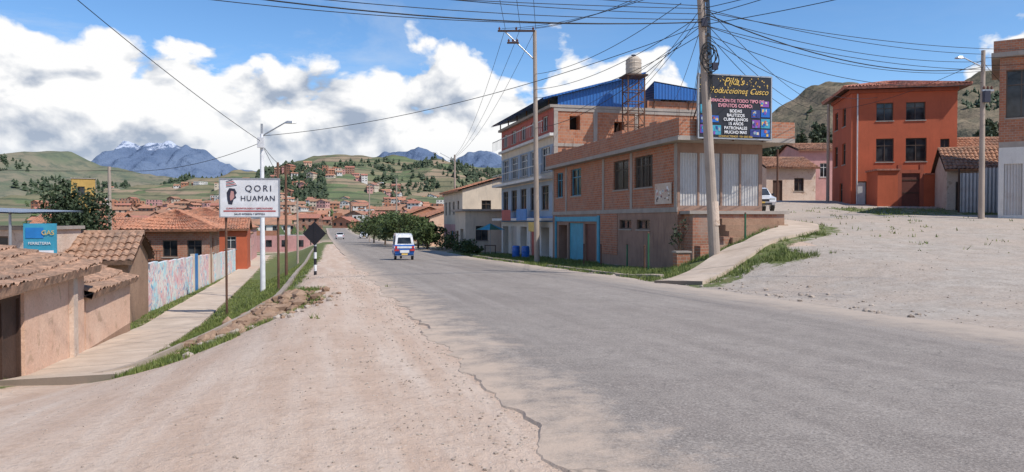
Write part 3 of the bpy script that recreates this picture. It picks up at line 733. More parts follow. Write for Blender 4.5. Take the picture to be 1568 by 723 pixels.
def tank(x,y,zb,zt,base,r=.6,name='water_tank_tower'):
    A=Asset(name,x,y,0,10);T=A.p('tank');prof=[(zb,r*.96),(zb+.1,r),(zb+(zt-zb)*.3,r),(zb+(zt-zb)*.32,r*1.04),(zb+(zt-zb)*.36,r),(zb+(zt-zb)*.55,r),(zb+(zt-zb)*.57,r*1.04),(zb+(zt-zb)*.61,r),(zb+(zt-zb)*.75,r),(zb+(zt-zb)*.9,r*.6),(zb+(zt-zb)*.93,r*.3),(zt,r*.3)]
    for (a,ra),(b,rb) in zip(prof[:-1],prof[1:]): T.cyl((0,0,a),(0,0,b),ra,rb,MT['tank'] if a<zb+(zt-zb)*.8 else MT['textdark'],20)
    L=A.p('scaffold')
    for sx in(-.6,.6):
        for sy in(-.6,.6): L.cyl((sx,sy,base),(sx,sy,zb),.05,.05,MT['rust'],6)
    L.box(-.8,.8,-.8,.8,zb-.12,zb-.01,MT['wood'])
    z=base+.5
    while z<zb-.6:
        for a,b in(((-.6,-.6),(.6,-.6)),((.6,-.6),(.6,.6)),((-.6,.6),(.6,.6)),((-.6,-.6),(-.6,.6))): L.cyl((*a,z),(*b,z),.035,.035,MT['rust'],5);L.cyl((*a,z),(*b,z+.8),.025,.025,MT['rust'],5)
        z+=.8
    A.done()
tank(8.55,52.6,11.9,13.35,6.3,.55)
tank(12.4,57,11.0,12.0,9.9,.42)

def rx(y,off=5.2): return float(road_r(y))+off
house('cream_house',rx(88,3.2),88,RROT,12,8,-2.2,4.9,banded([(1.3,MT['pink']),(9,MT['cream'])]),{'F':[(1,2,2.4,3.8,'win'),(3.6,4.6,2.4,3.8,'win'),(6.2,7.2,2.4,3.8,'win'),(9,10,2.4,3.8,'win'),(1.2,2.4,-1.6,.6,'door'),(5,6.5,-1.6,.6,'door',MT['blue']),(9,10.5,-1.6,.6,'open')],'R':[(2,3,2.4,3.8,'win')]},('gable',1.2,.5),MT['tile2'],hi=False)
house('white_house',rx(76,2.4),76,RROT,5.5,5,-2,2.6,MT['cream'],{'F':[(.6,1.8,-1.6,.7,'door',MT['brown']),(2.8,4.4,-1.6,.9,'open')],'R':[(1,2.2,-.2,1.2,'win')]},('flat',.4,.2))
house('brown_house',rx(112,3),112,RROT,14,8,-2.6,2.2,MT['adobe'],{'F':[(1,2,0,1.2,'win'),(4,5,0,1.2,'win'),(8,9,0,1.2,'win')],'R':[(2,3,0,1.2,'win')]},('gable',1.4,.5),MT['tile2'],hi=False)
house('brick_house',rx(150,4),150,RROT,14,9,-3,2.6,MT['brickfar'],{'F':[(1,2.5,.6,2.0,'win'),(6,7.5,.6,2.0,'win')],'R':[(2,3.5,.6,2.0,'win')]},('gable',1.6,.5),MT['tile2'],hi=False)
um=gz(-1.9,65)
A=Asset('market_umbrella',-1.9,65,um);c=A.p('canopy')
for i in range(8):
    a,b=i*math.pi/4,(i+1)*math.pi/4;c.poly([(1.3*math.cos(a),1.3*math.sin(a),2.1),(1.3*math.cos(b),1.3*math.sin(b),2.1),(0,0,2.65)],MT['teal'] if i%2 else MT['green'])
A.p('pole').cyl((0,0,-.1),(0,0,2.6),.03,.03,MT['steel'],8);A.p('table').box(-.5,.5,-.3,.3,.7,.75,MT['wood'])
for sx in(-.45,.45):
    for sy in(-.25,.25): A.p('table').box(sx-.03,sx+.03,sy-.03,sy+.03,-.05,.7,MT['wood'])
A.done()
for bx,by in((.3,56),(1.0,55)):
    g=gz(bx,by);A=Asset('plastic_barrel',bx,by,g);B=A.p('barrel')
    for (a,ra),(b,rb) in zip([(0,.26),(.1,.29),(.42,.3),(.46,.32),(.5,.3),(.8,.29)],[(.1,.29),(.42,.3),(.46,.32),(.5,.3),(.8,.29),(.88,.25)]): B.cyl((0,0,a),(0,0,b),ra,rb,MT['bluebody'],16)
    A.done()

# ------------------------------------------------------------------ RIGHT SIDE: street up the slope
def oran(A):
    A.p('drain').cyl((.4,-.08,2.4),(.4,-.08,11),.05,.05,MT['framew'],8)
    A.p('cornice').box(-.15,7.15,-.15,-.003,11.05,11.3,MT['red']);A.p('cornice').box(-.15,-.003,0,6.2,11.05,11.3,MT['red'])
house('orange_three_storey_house',25,55,-11.5,7.1,6.2,1.5,11.3,MT['orange'],{'F':[(1.7,2.85,9.0,10.3,'win'),(3.7,5.0,9.0,10.3,'win'),(1.7,2.9,6.0,7.7,'win'),(3.7,5.1,6.0,7.7,'win'),(6.0,6.6,6.9,7.6,'win'),(.35,1.1,2.7,4.6,'door',MT['framew'])],
  'L':[(.8,1.9,6.0,7.6,'win'),(3.4,4.5,6.0,7.6,'win'),(.8,1.9,8.9,10.3,'win'),(3.4,4.5,8.9,10.3,'win'),(2.6,3.6,3.0,4.6,'win')]},('hip',.9,.7),MT['tilered'],extra=oran)
A=Asset('red_garden_wall',25.6,52.2,0,-7)
w=A.p('walls');w.box(0,1.35,0,2.2,1.5,5.2,MT['orange']);w.box(-.12,1.47,-.12,2.2,5.203,5.32,MT['tilered']);w.box(1.353,1.6,0,.3,1.5,5.6,MT['red']);w.box(2.8,3.05,0,.3,1.5,5.6,MT['red']);w.box(3.053,5.2,.03,.25,1.5,4.9,MT['orange']);w.box(3.053,5.2,-.05,.33,4.903,5.0,MT['tilered'])
A.p('gate').box(1.6,2.8,.1,.16,1.9,5.0,MT['brown'])
for z in(2.6,3.6,4.5): A.p('gate').box(1.62,2.78,.07,.098,z,z+.07,MT['wood'])
w.box(1.6,2.8,.0,.3,5.01,5.25,MT['red']);A.done()
house('adobe_house',28.0,48.0,-20,5.6,4,1.2,5.2,MT['adobe_white'],{'F':[(.5,1.3,2.2,4.2,'door',MT['wood']),(2.0,2.7,3.2,4.2,'win')]},('gable',1.2,.6),MT['tile'])
A=Asset('corrugated_gate',27.4,45.6,0,-18);p=A.p('sheets');p.box(0,1.2,0,.04,1.3,4.6,MT['metalroof']);p.box(1.25,2.3,.01,.05,1.3,4.9,MT['metalroof']);A.p('posts').cyl((-.05,0,1),(-.05,0,4.9),.06,.06,MT['wood'],8);A.p('posts').cyl((2.38,0,1),(2.38,0,5.1),.06,.06,MT['wood'],8);A.done()
house('corner_shop_building',26.75,41,-33,9,7,1.0,10.6,banded([(5.7,MT['white']),(6.0,MT['conc']),(7.2,MT['brick']),(20,MT['brick'])]),{'F':[(.3,2.4,7.3,9.9,'win'),(2.7,5.2,7.3,9.7,'win'),(.25,1.1,2.0,4.8,'panel',MT['metal']),(2,4,2.0,4.8,'panel',MT['metal'])],'L':[(1,2.2,7.3,9.5,'win'),(4,5.2,7.3,9.5,'win')]},('flat',.4,.25),extra=lambda A:A.p('parapet').box(-.3,9.4,-.3,-.1,10.853,11.5,MT['brick']))
house('pink_house',28.5,74,-4,4.2,8,2.5,8.7,MT['pink'],{'F':[(.5,1.3,6,7.4,'winw'),(2,2.8,6,7.4,'winw'),(.6,1.5,3.4,5.4,'door')],'L':[(1,2,6,7.4,'winw'),(4,5,6,7.4,'winw'),(2,3,3.4,5.4,'door')]},('gable',.9,.4),MT['tile'])
house('adobe_house',23.2,68,3,4.6,6,2,6.6,MT['adobe_white'],{'F':[(.6,1.5,3.4,5.4,'door',MT['wood']),(2.6,3.5,4.4,5.6,'win')],'L':[(1,2,4.2,5.4,'win')]},('gable',1.0,.5),MT['tile'])
house('adobe_house',26.2,82,0,5,6,2,7.8,MT['adobe'],{'F':[(.6,1.5,5,6.2,'win')]},('gable',1.0,.5),MT['tile'],hi=False)
house('adobe_house',20.5,84,0,6,6,2,6.2,MT['cream'],{'F':[(.6,1.5,4,5.2,'win')]},('gable',1.2,.5),MT['tile2'],hi=False)
house('adobe_house',32.5,54,-8,5,5,1.2,6.6,MT['adobe'],{},('gable',1.2,.6),MT['tile'])

# ------------------------------------------------------------------ SIGNS
fx,fy=7.64,34.38
ang=math.degrees(math.atan2(.247,.969))
A=Asset('billboard',fx+.247*1.25+.969*.35,fy-.969*1.25+.247*.35,0,ang)
P=A.p('panel');P.box(0,3.6,-.08,0,5.42,8.2,MT['blackpaint'])
Fm=A.p('frame')
Fm.box(-.06,0,-.1,.02,5.36,8.26,MT['steel']);Fm.box(3.6,3.66,-.1,.02,5.36,8.26,MT['steel']);Fm.box(0,3.6,-.1,.02,8.2,8.26,MT['steel']);Fm.box(0,3.6,-.1,.02,5.36,5.42,MT['steel'])
for x in(.3,1.8,3.3): Fm.cyl((x,.08,5.3),(x,.08,8.1),.04,.04,MT['rust'],8);Fm.cyl((x,.1,7.6),(x,1.6,5.6),.03,.03,MT['rust'],6)
ph=A.p('photo_prints');cols=[MT['teal'],MT['navy'],MT['bluebody'],MT['purple'],MT['redpanel'],MT['cream'],MT['greyblue'],MT['gold']]
for i,(x,z,W,H) in enumerate([(.06,6.5,.55,.38),(.06,6.05,.5,.36),(.6,6.1,.36,.3),(.06,5.6,.55,.38),(.66,5.55,.42,.42),(2.6,6.35,.45,.36),(3.1,6.4,.45,.4),(2.65,5.9,.4,.36),(3.1,5.9,.45,.42),(2.55,5.5,.5,.34),(3.1,5.5,.45,.34),(3.05,6.86,.45,.26)]):
    ph.box(x,x+W,-.1,-.083,z,z+H,cols[i%4])
    for k in range(5):
        a=x+random.random()*W*.7;b=z+random.random()*H*.6;ph.box(a,a+W*.22,-.108-.002*k,-.102,b,b+H*.35,cols[(i+k*3+1)%8])
A.text('Pika\'s',.46,(1.7,-.1,7.94),MT['gold'],shear=.4);A.text('Producciones Cusco',.37,(1.9,-.1,7.52),MT['gold'],shear=.4)
A.text('ANIMACION DE TODO TIPO DE',.2,(1.8,-.1,7.08),MT['pinktext'],bold=.004);A.text('EVENTOS COMO:',.22,(1.8,-.1,6.86),MT['pinktext'],bold=.004)
for i,t in enumerate(['BODAS','BAUTIZOS','CUMPLEAÑOS','15 AÑOS','PATRONALES','MUCHO MAS']): A.text(t,.19,(1.8,-.12,6.62-i*.19),MT['textwhite'],bold=.004)
A.text('CONTACTENOS  984 000 000',.13,(1.8,-.12,5.48),MT['gold'])
for i in range(70):
    x=random.random()*3.5;z=7.7+random.random()*.45 if i%2 else 7.2+random.random()*.9
    s=.012+random.random()*.02;ph.box(x,x+s*2,-.09,-.083,z,z+s*2,MT['gold'])
A.done()
A=Asset('roadside_sign',-10.95,28,0,2)
P=A.p('panel');P.box(0,2.18,-.04,0,1.86,3.26,MT['signwhite'])
f=A.p('frame');f.box(-.04,2.22,-.06,-.002,3.262,3.3,MT['steel']);f.box(-.04,2.22,-.06,-.002,1.82,1.858,MT['steel']);f.box(-.04,-.002,-.06,0,1.86,3.26,MT['steel']);f.box(2.182,2.22,-.06,0,1.86,3.26,MT['steel'])
q=A.p('posts');q.cyl((.18,.05,gz(-10.8,28)-.3),(.18,.05,3.2),.045,.045,MT['rust'],8);q.cyl((2.12,.05,gz(-8.8,28)-.3),(2.12,.05,3.9),.045,.045,MT['rust'],8);f.box(.1,2.1,.01,.05,2.5,2.56,MT['steel'])
A.text('QORI',.33,(1.42,-.05,2.90),MT['textdark'],sp=1.35);A.text('HUAMAN',.28,(1.40,-.05,2.53),MT['textdark'],sp=1.12)
A.text('CLINICA ODONTOLOGICA Y ESPECIALIDADES',.082,(1.09,-.05,2.16),MT['textred']);A.p('stripe').box(.12,2.06,-.048,-.041,2.04,2.085,MT['textred'])
A.text('SALUD INTEGRAL Y ESTETICA',.085,(1.09,-.05,1.95),MT['textdark'])
lg=A.p('logo')
for i in range(5): lg.poly([(.22,-.046,2.95+.05*i),(.62-.04*i,-.046,3.02+.05*i),(.62-.04*i,-.046,3.05+.05*i),(.22,-.046,2.975+.05*i)],MT['textred'] if i%2 else MT['textdark'])
lg.poly([(.30,-.046,2.32),(.44,-.046,2.30),(.50,-.046,2.5),(.60,-.046,2.55),(.56,-.046,2.66),(.62,-.046,2.74),(.54,-.046,2.90),(.34,-.046,2.92),(.24,-.046,2.75),(.26,-.046,2.5)],MT['textdark'])
lg.poly([(.38,-.049,2.45),(.47,-.049,2.5),(.53,-.049,2.6),(.5,-.049,2.8),(.4,-.049,2.82),(.36,-.049,2.6)],MT['pink'])
A.done()
x,y=-8.2,31;g=gz(x,y);A=Asset('traffic_sign',x,y,g,-4)
for i in range(6): A.p('post').cyl((0,0,-.1+i*.26),(0,0,-.1+(i+1)*.26),.06,.06,MT['signwhite'] if i%2 else MT['blackpaint'],12)
A.p('post').cyl((0,0,1.46),(0,0,2.0),.05,.05,MT['signwhite'],12)
def diamond(mb,h,y0,y1,zc,mat):
    mb.add([(0,y0,zc-h),(h,y0,zc),(0,y0,zc+h),(-h,y0,zc),(0,y1,zc-h),(h,y1,zc),(0,y1,zc+h),(-h,y1,zc)],[(0,1,2,3),(7,6,5,4),(1,0,4,5),(2,1,5,6),(3,2,6,7),(0,3,7,4)],mat)
diamond(A.p('plate'),.5,-.075,-.065,1.72,MT['blackpaint']);A.p('plate').box(-.03,.03,-.09,-.076,1.35,2.08,MT['blackpaint']);A.done()

# ------------------------------------------------------------------ POLES
def pole(name,x,y,top,r0=.17,r1=.09,lean=(0,0),mat=None,arms=(),lamp=None,extra=None,rot=0):
    g=gz(x,y);A=Asset(name,x,y,0,rot);P=A.p('shaft');mat=mat or MT['pole']
    n=6
    for i in range(n):
        a,b=i/n,(i+1)/n
        P.cyl((lean[0]*a,lean[1]*a,g-.3+(top-g+.3)*a),(lean[0]*b,lean[1]*b,g-.3+(top-g+.3)*b),r0+(r1-r0)*a,r0+(r1-r0)*b,mat,14,cap=(i==n-1))
    for (z,L,th,off) in arms:
        t=(z-g)/(top-g);cx,cy=lean[0]*t,lean[1]*t
        A.p('crossarm').box(cx-L/2+off,cx+L/2+off,cy-.05-r1,cy+.05-r1,z,z+.1,MT['wood'] if th else MT['steel'])
        for k in range(3):
            xx=cx-L/2+off+.1+k*(L-.2)/2;A.p('insulators').cyl((xx,cy-r1,z+.1),(xx,cy-r1,z+.28),.05,.035,MT['brown'],8);A.p('insulators').cyl((xx,cy-r1,z+.17),(xx,cy-r1,z+.2),.075,.075,MT['brown'],8)
    if lamp:
        dx,dy,z0,z1=lamp
        A.p('lamp_arm').cyl((0,0,z0),(dx*.85,dy*.85,z1),.035,.03,MT['steel'],8)
        h=A.p('lamp_head');L=math.hypot(dx,dy);ux,uy=dx/L,dy/L
        V=[]
        for t,hw,hz in((.85,.06,.04),(.95,.12,.08),(1.15,.13,.07),(1.25,.07,.03)):
            cx,cy=dx*t,dy*t
            V+=[(cx-uy*hw,cy+ux*hw,z1-.03),(cx+uy*hw,cy-ux*hw,z1-.03),(cx+uy*hw*.6,cy-ux*hw*.6,z1-.03+hz*1.5),(cx-uy*hw*.6,cy+ux*hw*.6,z1-.03+hz*1.5)]
        F=[(0,1,2,3),(15,14,13,12)]
        for i in range(3):
            for k in range(4): F.append((i*4+k,i*4+4+k,i*4+4+(k+1)%4,i*4+(k+1)%4))
        h.add(V,F,MT['steel'])
    if extra: extra(A)
    A.done()
def bigpole(A):
    g=gz(7.6,28)
    for z in(7.2,7.9,8.6,9.2,9.9): A.p('bands').cyl((-.56*(z/12),0,z),(-.56*(z/12)-.003,0,z+.08),.165,.165,MT['steel'],14)
    C=A.p('cable_coil')
    for k in range(4):
        R=.32+.04*k;cx,cz=-.38+.1*(k%2),8.0-.12*k
        for i in range(18):
            a,b=i*math.pi/9,(i+1)*math.pi/9;C.cyl((cx+R*.7*math.cos(a),-.2-.02*k,cz+R*math.sin(a)),(cx+R*.7*math.cos(b),-.2-.02*k,cz+R*math.sin(b)),.022,.022,MT['black'],5)
    for i in range(5): C.cyl((-.3+.03*i,-.19,6.2+.1*i),(-.46+.03*i,-.18,10.2),.014,.014,MT['black'],5)
    A.p('junction_box').box(-.62,-.42,-.32,-.18,8.9,9.2,MT['textdark']);A.p('junction_box').box(-.22,-.02,-.34,-.2,7.3,7.55,MT['textdark'])
    A.p('poster').cyl((-.045,0,g+1.2),(-.10,0,g+2.1),.208,.20,MT['adobe_white'],14)
pole('utility_pole',7.65,28,12.2,.21,.13,(-.72,0),extra=bigpole,arms=[(10.6,1.6,True,0)])
pole('utility_pole',1.5,44.5,13.0,.17,.11,(-.15,0),arms=[(12.9,2.2,True,-1.1),(12.2,.7,True,-1.3)],extra=lambda A:(A.p('brace').cyl((-.1,0,11.2),(-1.9,-.1,12.9),.04,.04,MT['steel'],6),))
pole('street_lamp',-12.4,37,6.0,.13,.09,mat=MT['signwhite'],lamp=(1.35,0,5.9,6.55),extra=lambda A:(A.p('meter_box').box(-.16,.16,-.25,-.09,5.3,5.8,MT['signwhite']),A.p('shaft_top').cyl((0,0,5.9),(0,0,6.5),.06,.06,MT['steel'],8)))
pole('utility_pole',-21.6,40,4.6,.11,.08)
pole('utility_pole',-13.2,43.5,4.9,.09,.06,mat=MT['rust'])
pole('utility_pole',-18,62.5,3.6,.1,.07)
pole('street_lamp',-6.6,86,9.3,.15,.1,lamp=(-2.0,-.4,8.6,9.5))
pole('utility_pole',-15.5,100,7.3,.13,.09)
pole('street_lamp',-24.5,128,7.8,.13,.09,lamp=(2.0,0,7.2,8.2))
pole('street_lamp',25.2,40,10.8,.16,.1,lamp=(-1.2,0,9.9,10.4),arms=[(8.6,.6,False,.2)],extra=lambda A:A.p('meter_box').box(-.1,.2,-.35,-.12,8.0,8.6,MT['textdark']))
pole('utility_pole',25.0,59.0,10.9,.13,.1,mat=MT['pole'])
pole('utility_pole',23.5,66,8,.1,.08,mat=MT['rust'])

# ------------------------------------------------------------------ WIRES
def wires(name,L,r=.014):
    c=bpy.data.curves.new(name,'CURVE');c.dimensions='3D';c.bevel_depth=r;c.bevel_resolution=1
    for a,b,sag in L:
        sp=c.splines.new('POLY');n=22;sp.points.add(n)
        for i in range(n+1):
            t=i/n;sp.points[i].co=(a[0]+(b[0]-a[0])*t,a[1]+(b[1]-a[1])*t,a[2]+(b[2]-a[2])*t-4*sag*t*(1-t),1)
    c.materials.append(MT['black']);o=bpy.data.objects.new(name,c);COL.objects.link(o)
P1=(7.1,27.9);W=[]
for z,zz,xx,yy,sg in[(9.7,9.5,-15,19,.35),(9.4,9.3,-15,19.2,.5),(9.2,8.7,-15,19.4,.45),(9.6,8.3,-15,19.1,.2),(10.2,11.6,-15,18.6,.6),(9.1,8.4,-15,19.3,.6)]: W.append(((P1[0],P1[1],z),(xx,yy,zz),sg))
for i,(z,dz) in enumerate([(10.8,13.1),(10.8,13.05),(10.8,13.1),(9.8,10.4),(9.2,9.5),(8.8,9.0),(8.3,7.2)]): W.append(((P1[0]-.8+.5*(i%3),P1[1],z),(1.4-(1.0*(i%3) if i<3 else 0),44.4,dz),.35+.05*i))
for z,q in[(9.4,(8,53,9.9)),(9.0,(4,53,9.2)),(8.6,(13,54,10.2)),(9.7,(9,56,11.3)),(9.1,(12.4,57,10.9)),(8.2,(8.5,36,6.2))]: W.append(((P1[0],P1[1],z),q,.25))
for z,q,sg in[(9.6,(25.2,40,10.6),.35),(9.3,(25.2,40,10.2),.5),(9.0,(25.2,40,9.7),.7),(8.7,(25.2,40,9.1),.9),(9.8,(24.9,59,10.7),.7),(9.2,(24.9,59,10.5),1.0),(8.9,(24.9,59,10.2),1.3),(8.6,(27,55,10.8),.9),(9.5,(32,41,11.2),.6),(9.0,(32,41.4,10.4),.9),
   (9.9,(14,14,9.6),.2),(9.6,(14.5,14,9.4),.35),(9.3,(15,14,9.8),.3),(10.7,(12.5,12,10.2),.2),(10.7,(11.6,12,10.2),.2),(9.0,(16,16,8.9),.3)]: W.append(((P1[0],P1[1],z),q,sg))
for k in range(3): W.append(((1.4-k*.9,44.4,13.1),(-6.6,86,9.0+.1*k),1.2))
for k in range(3): W.append(((1.4-k*.9,44.4,13.1),(-.5-k*.6,4,14.5),.9))
W+= [((-6.6,86,9.0),(-15.5,100,7.2),.4),((-15.5,100,7.2),(-24.5,128,7.6),.5)]
W+= [((-12.4,37,5.6),(-14,14,11.0),.4),((-12.4,37,5.6),(-21.6,40,4.4),.5),((-21.6,40,4.4),(-30,22,5.0),.6),((-12.4,37,5.9),(7.1,27.9,9.0),.7),((-12.4,37,5.5),(-17.9,62.5,3.5),.5),((-13.2,43.5,4.8),(-12.4,37,5.5),.2)]
W+= [((25.2,40,10.3),(25,59,10.4),.5),((25.2,40,10.2),(28,42,9.0),.1),((25.2,40,10.4),(40,22,10.5),.8),((25.2,40,10.0),(40,22,10.1),.9)]
wires('overhead_cables',W,.013)
wires('overhead_cables',[((7.1,27.9,9.1),(-15,19.3,8.8),.7),((7.1,27.9,9.45),(25.2,40,9.9),.9)],.022)

# ------------------------------------------------------------------ VEHICLES
def wheel(mb,x,y,z,r,w):
    mb.cyl((x-w/2,y,z),(x+w/2,y,z),r,r,MT['black'],20);mb.cyl((x-w/2-.005,y,z),(x+w/2+.005,y,z),r*.58,r*.58,MT['steel'],14)
def mototaxi(x,y,rot):
    g=gz(x,y)+.05;A=Asset('mototaxi',x,y,g,rot)
    B=A.p('body')
    B.prism([(-1.25,.42),(-1.32,.75),(-1.28,1.02),(.35,1.02),(.55,.55),(.5,.30),(-1.1,.30)],-.66,.66,MT['bluebody'],lambda z:.0 if z>.5 else .06)
    B.box(-.67,.67,-1.335,-1.318,.80,.93,MT['signwhite']);B.box(-.3,.3,-1.34,-1.312,.5,.68,MT['signwhite']);B.box(-.66,-.35,-1.335,-1.31,.62,.74,MT['textred']);B.box(.35,.66,-1.335,-1.31,.62,.74,MT['textred'])
    B.box(-.672,-.66,-1.1,.3,.62,.78,MT['signwhite']);B.box(.66,.672,-1.1,.3,.62,.78,MT['signwhite'])
    C=A.p('cabin')
    C.prism([(-1.22,1.02),(-1.10,1.42),(-1.0,1.62),(-.7,1.74),(.5,1.76),(.75,1.66),(.70,1.58),(-.6,1.60),(-.93,1.50),(-1.08,1.02)],-.62,.62,MT['carwhite'],lambda z:max(0,(z-1.02)*.14))
    for sx in(-.58,.58): C.cyl((sx,.45,1.0),(sx*.9,.65,1.62),.03,.03,MT['carwhite'],8);C.cyl((sx,-.35,1.0),(sx*.9,-.35,1.62),.03,.03,MT['carwhite'],8)
    C.add([(-.46,-1.215,1.1),(.46,-1.215,1.1),(.40,-1.10,1.50),(-.40,-1.10,1.50)],[(0,1,2,3)],MT['glass'])
    C.add([(-.6,-1.0,1.03),(-.6,.3,1.03),(-.54,.45,1.56),(-.54,-.9,1.56)],[(0,1,2,3)],MT['dark']);C.add([(.6,-1.0,1.03),(.6,.3,1.03),(.54,.45,1.56),(.54,-.9,1.56)],[(3,2,1,0)],MT['dark'])
    C.poly([(-.55,.58,1.0),(.55,.58,1.0),(.5,.7,1.58),(-.5,.7,1.58)],MT['glass'])
    L=A.p('lamps');L.box(-.62,-.48,-1.345,-1.32,.78,.95,MT['redlamp']);L.box(.48,.62,-1.345,-1.32,.78,.95,MT['redlamp'])
    L.box(-.2,.2,-1.35,-1.33,.36,.46,MT['gold'])
    Wl=A.p('wheels');wheel(Wl,-.56,-.75,.25,.25,.14);wheel(Wl,.56,-.75,.25,.25,.14);wheel(Wl,0,1.25,.26,.26,.11)
    H=A.p('front_fork');H.cyl((-.08,1.25,.26),(-.08,.85,1.15),.025,.025,MT['chrome'],8);H.cyl((.08,1.25,.26),(.08,.85,1.15),.025,.025,MT['chrome'],8);H.cyl((-.35,.8,1.12),(.35,.8,1.12),.02,.02,MT['black'],8)
    H.prism([(.45,.6),(.95,.75),(.9,1.05),(.55,1.1)],-.2,.2,MT['bluebody']);H.cyl((0,1.05,.9),(0,1.12,.9),.1,.1,MT['chrome'],12)
    A.p('rear_bumper').cyl((-.6,-1.36,.33),(.6,-1.36,.33),.03,.03,MT['chrome'],8);A.done()
mototaxi(-7.35,50,14)
def car(x,y,rot,g=None):
    g=(gz(x,y)+.03) if g is None else g;A=Asset('parked_car' if y<60 else 'car',x,y,g,rot)
    B=A.p('body');W=.84
    ins=lambda z:0.0 if .45<z<.9 else (.05 if z<=.45 else .05+(z-.9)*.28)
    B.prism([(-2.05,.35),(-2.12,.55),(-2.05,.78),(-1.1,.93),(-.35,1.38),(.1,1.46),(1.2,1.44),(1.75,1.0),(2.05,.95),(2.12,.6),(2.0,.32)],-W,W,MT['carwhite'],ins)
    G=A.p('glazing')
    G.add([(-.70,-1.06,.965),(.70,-1.06,.965),(.62,-.38,1.385),(-.62,-.38,1.385)],[(0,1,2,3)],MT['glass'])
    G.add([(.70,1.73,1.03),(-.70,1.73,1.03),(-.62,1.24,1.42),(.62,1.24,1.42)],[(0,1,2,3)],MT['glass'])
    for s in(-1,1):
        f=[(s*(W-.055),-.95,.95),(s*(W-.055),1.5,.97),(s*(W-.165),1.12,1.37),(s*(W-.165),-.28,1.34)]
        G.poly(f if s>0 else f[::-1],MT['glass'])
        A.p('lamps').box(s*.5,s*.78,-2.10,-2.05,.62,.76,MT['chrome']);A.p('lamps').box(s*.55,s*.8,2.07,2.12,.65,.85,MT['redlamp'])
        A.p('mirrors').box(s*.84,s*.99,-.8,-.68,.95,1.08,MT['blackpaint'])
        wheel(A.p('wheels'),s*.76,-1.3,.31,.31,.19);wheel(A.p('wheels'),s*.76,1.3,.31,.31,.19)
    A.p('grille').box(-.45,.45,-2.13,-2.08,.56,.7,MT['blackpaint']);A.p('grille').box(-.6,.6,-2.13,-2.06,.36,.46,MT['blackpaint']);A.p('plate').box(-.2,.2,-2.145,-2.135,.46,.55,MT['gold'])
    A.done()
car(15.0,46,-8);car(-37.0,160,194);car(-33.5,168,14)

# ------------------------------------------------------------------ VEGETATION
def leafcloud(mb,cx,cy,cz,rx_,ry_,rz_,n,ls,mat,clumps=14):
    cl=[]
    for i in range(clumps):
        v=rng.normal(size=3);v/=np.linalg.norm(v);q=.35+.6*rng.random();cl.append((cx+v[0]*rx_*q,cy+v[1]*ry_*q,cz+v[2]*rz_*q,.28+.25*rng.random()))
    V=[];F=[]
    for i in range(n):
        c=cl[rng.integers(clumps)];v=rng.normal(size=3);v/=np.linalg.norm(v);q=c[3]*(rng.random()**.4)
        p=np.array([c[0]+v[0]*q*rx_,c[1]+v[1]*q*ry_,c[2]+v[2]*q*rz_])
        a=rng.normal(size=3);a/=np.linalg.norm(a);b=np.cross(a,rng.normal(size=3));b/=np.linalg.norm(b);s=ls*(.6+.8*rng.random())
        k=len(V);V+=[p-a*s,p+b*s*.5,p+a*s,p-b*s*.5];F.append((k,k+1,k+2,k+3))
    mb.add(V,F,mat)
def tree(name,x,y,h,cr,n=2600,ls=.14,mat=None,tall=False,trunk=.14,g=None):
    g=gz(x,y) if g is None else g;mat=mat or MT['leaf'];A=Asset(name,x,y,g,0);T=A.p('trunk')
    T.cyl((0,0,-.3),(.05,0,h*.45),trunk,trunk*.6,MT['bark'],9);T.cyl((.05,0,h*.45),(0,.1,h*.8),trunk*.6,trunk*.2,MT['bark'],7)
    for i in range(6):
        a=i*1.05+random.random();z=h*(.3+.08*i);T.cyl((.03,0,z),(cr*.65*math.cos(a),cr*.65*math.sin(a),z+h*.18),trunk*.4,trunk*.1,MT['bark'],6)
    if tall:
        for i in range(5): leafcloud(A.p('crown'),random.uniform(-.2,.2)*cr,random.uniform(-.2,.2)*cr,h*(.3+.155*i),cr*(1.05-.12*i),cr*(1.05-.12*i),h*.13,n//5,ls,mat,9)
    else: leafcloud(A.p('crown'),0,0,h*.62,cr,cr,h*.38,n,ls,mat,22)
    A.done()
tree('leafy_tree',-21.7,37.5,5.9,1.6,8500,.10,MT['leafd'])
for x,y,h,c in[(-12.2,84,4.0,2.4),(-15.5,92,4.2,2.6),(-19.5,105,4.6,3.2),(-10.5,78,3.0,1.8),(-23.5,118,4.8,3.3),(-17.0,98,4.5,2.5)]: tree('roadside_tree',x+1.6,y,h,c,2600,.17,MT['leaf'])
for x,y,h,c in[(-5.8,72,1.7,1.3),(-4.6,70,1.3,1.0),(-8.2,80,1.9,1.4),(-3.4,62,1.1,.8)]:
    m=MB();leafcloud(m,x,y,gz(x,y)+h*.5,c,c,h*.55,900,.11,MT['leaf'],10);m.obj('roadside_shrub')
for i in range(13):
    t=i/12;tree('eucalyptus_tree',56+16*t+random.uniform(-1,1),168+random.uniform(-8,8),11+random.uniform(0,6),2.8,1300,.42,MT['leafg'],True,.2)
for x,y,h in[(79,125,12),(83,128,14),(87,126,11),(91,130,13),(74,120,9),(96,128,12)]: tree('eucalyptus_tree',x,y,h,3,1400,.42,MT['leafg'],True,.2)
A=Asset('dry_sapling',7.0,31.2,gz(7.0,31.2));T=A.p('branches');T.cyl((0,0,-.1),(.05,0,1.6),.035,.02,MT['bark'],6)
for i in range(26):
    z=.5+random.random()*1.3;a=random.random()*6.28;L=.25+random.random()*.45
    T.cyl((.03,0,z),(.03+L*math.cos(a)*.7,L*math.sin(a)*.7,z+L),.012,.005,MT['bark'],4)
leafcloud(A.p('leaves'),.03,0,1.5,.4,.4,.6,160,.06,MT['leafd'],6);A.done()

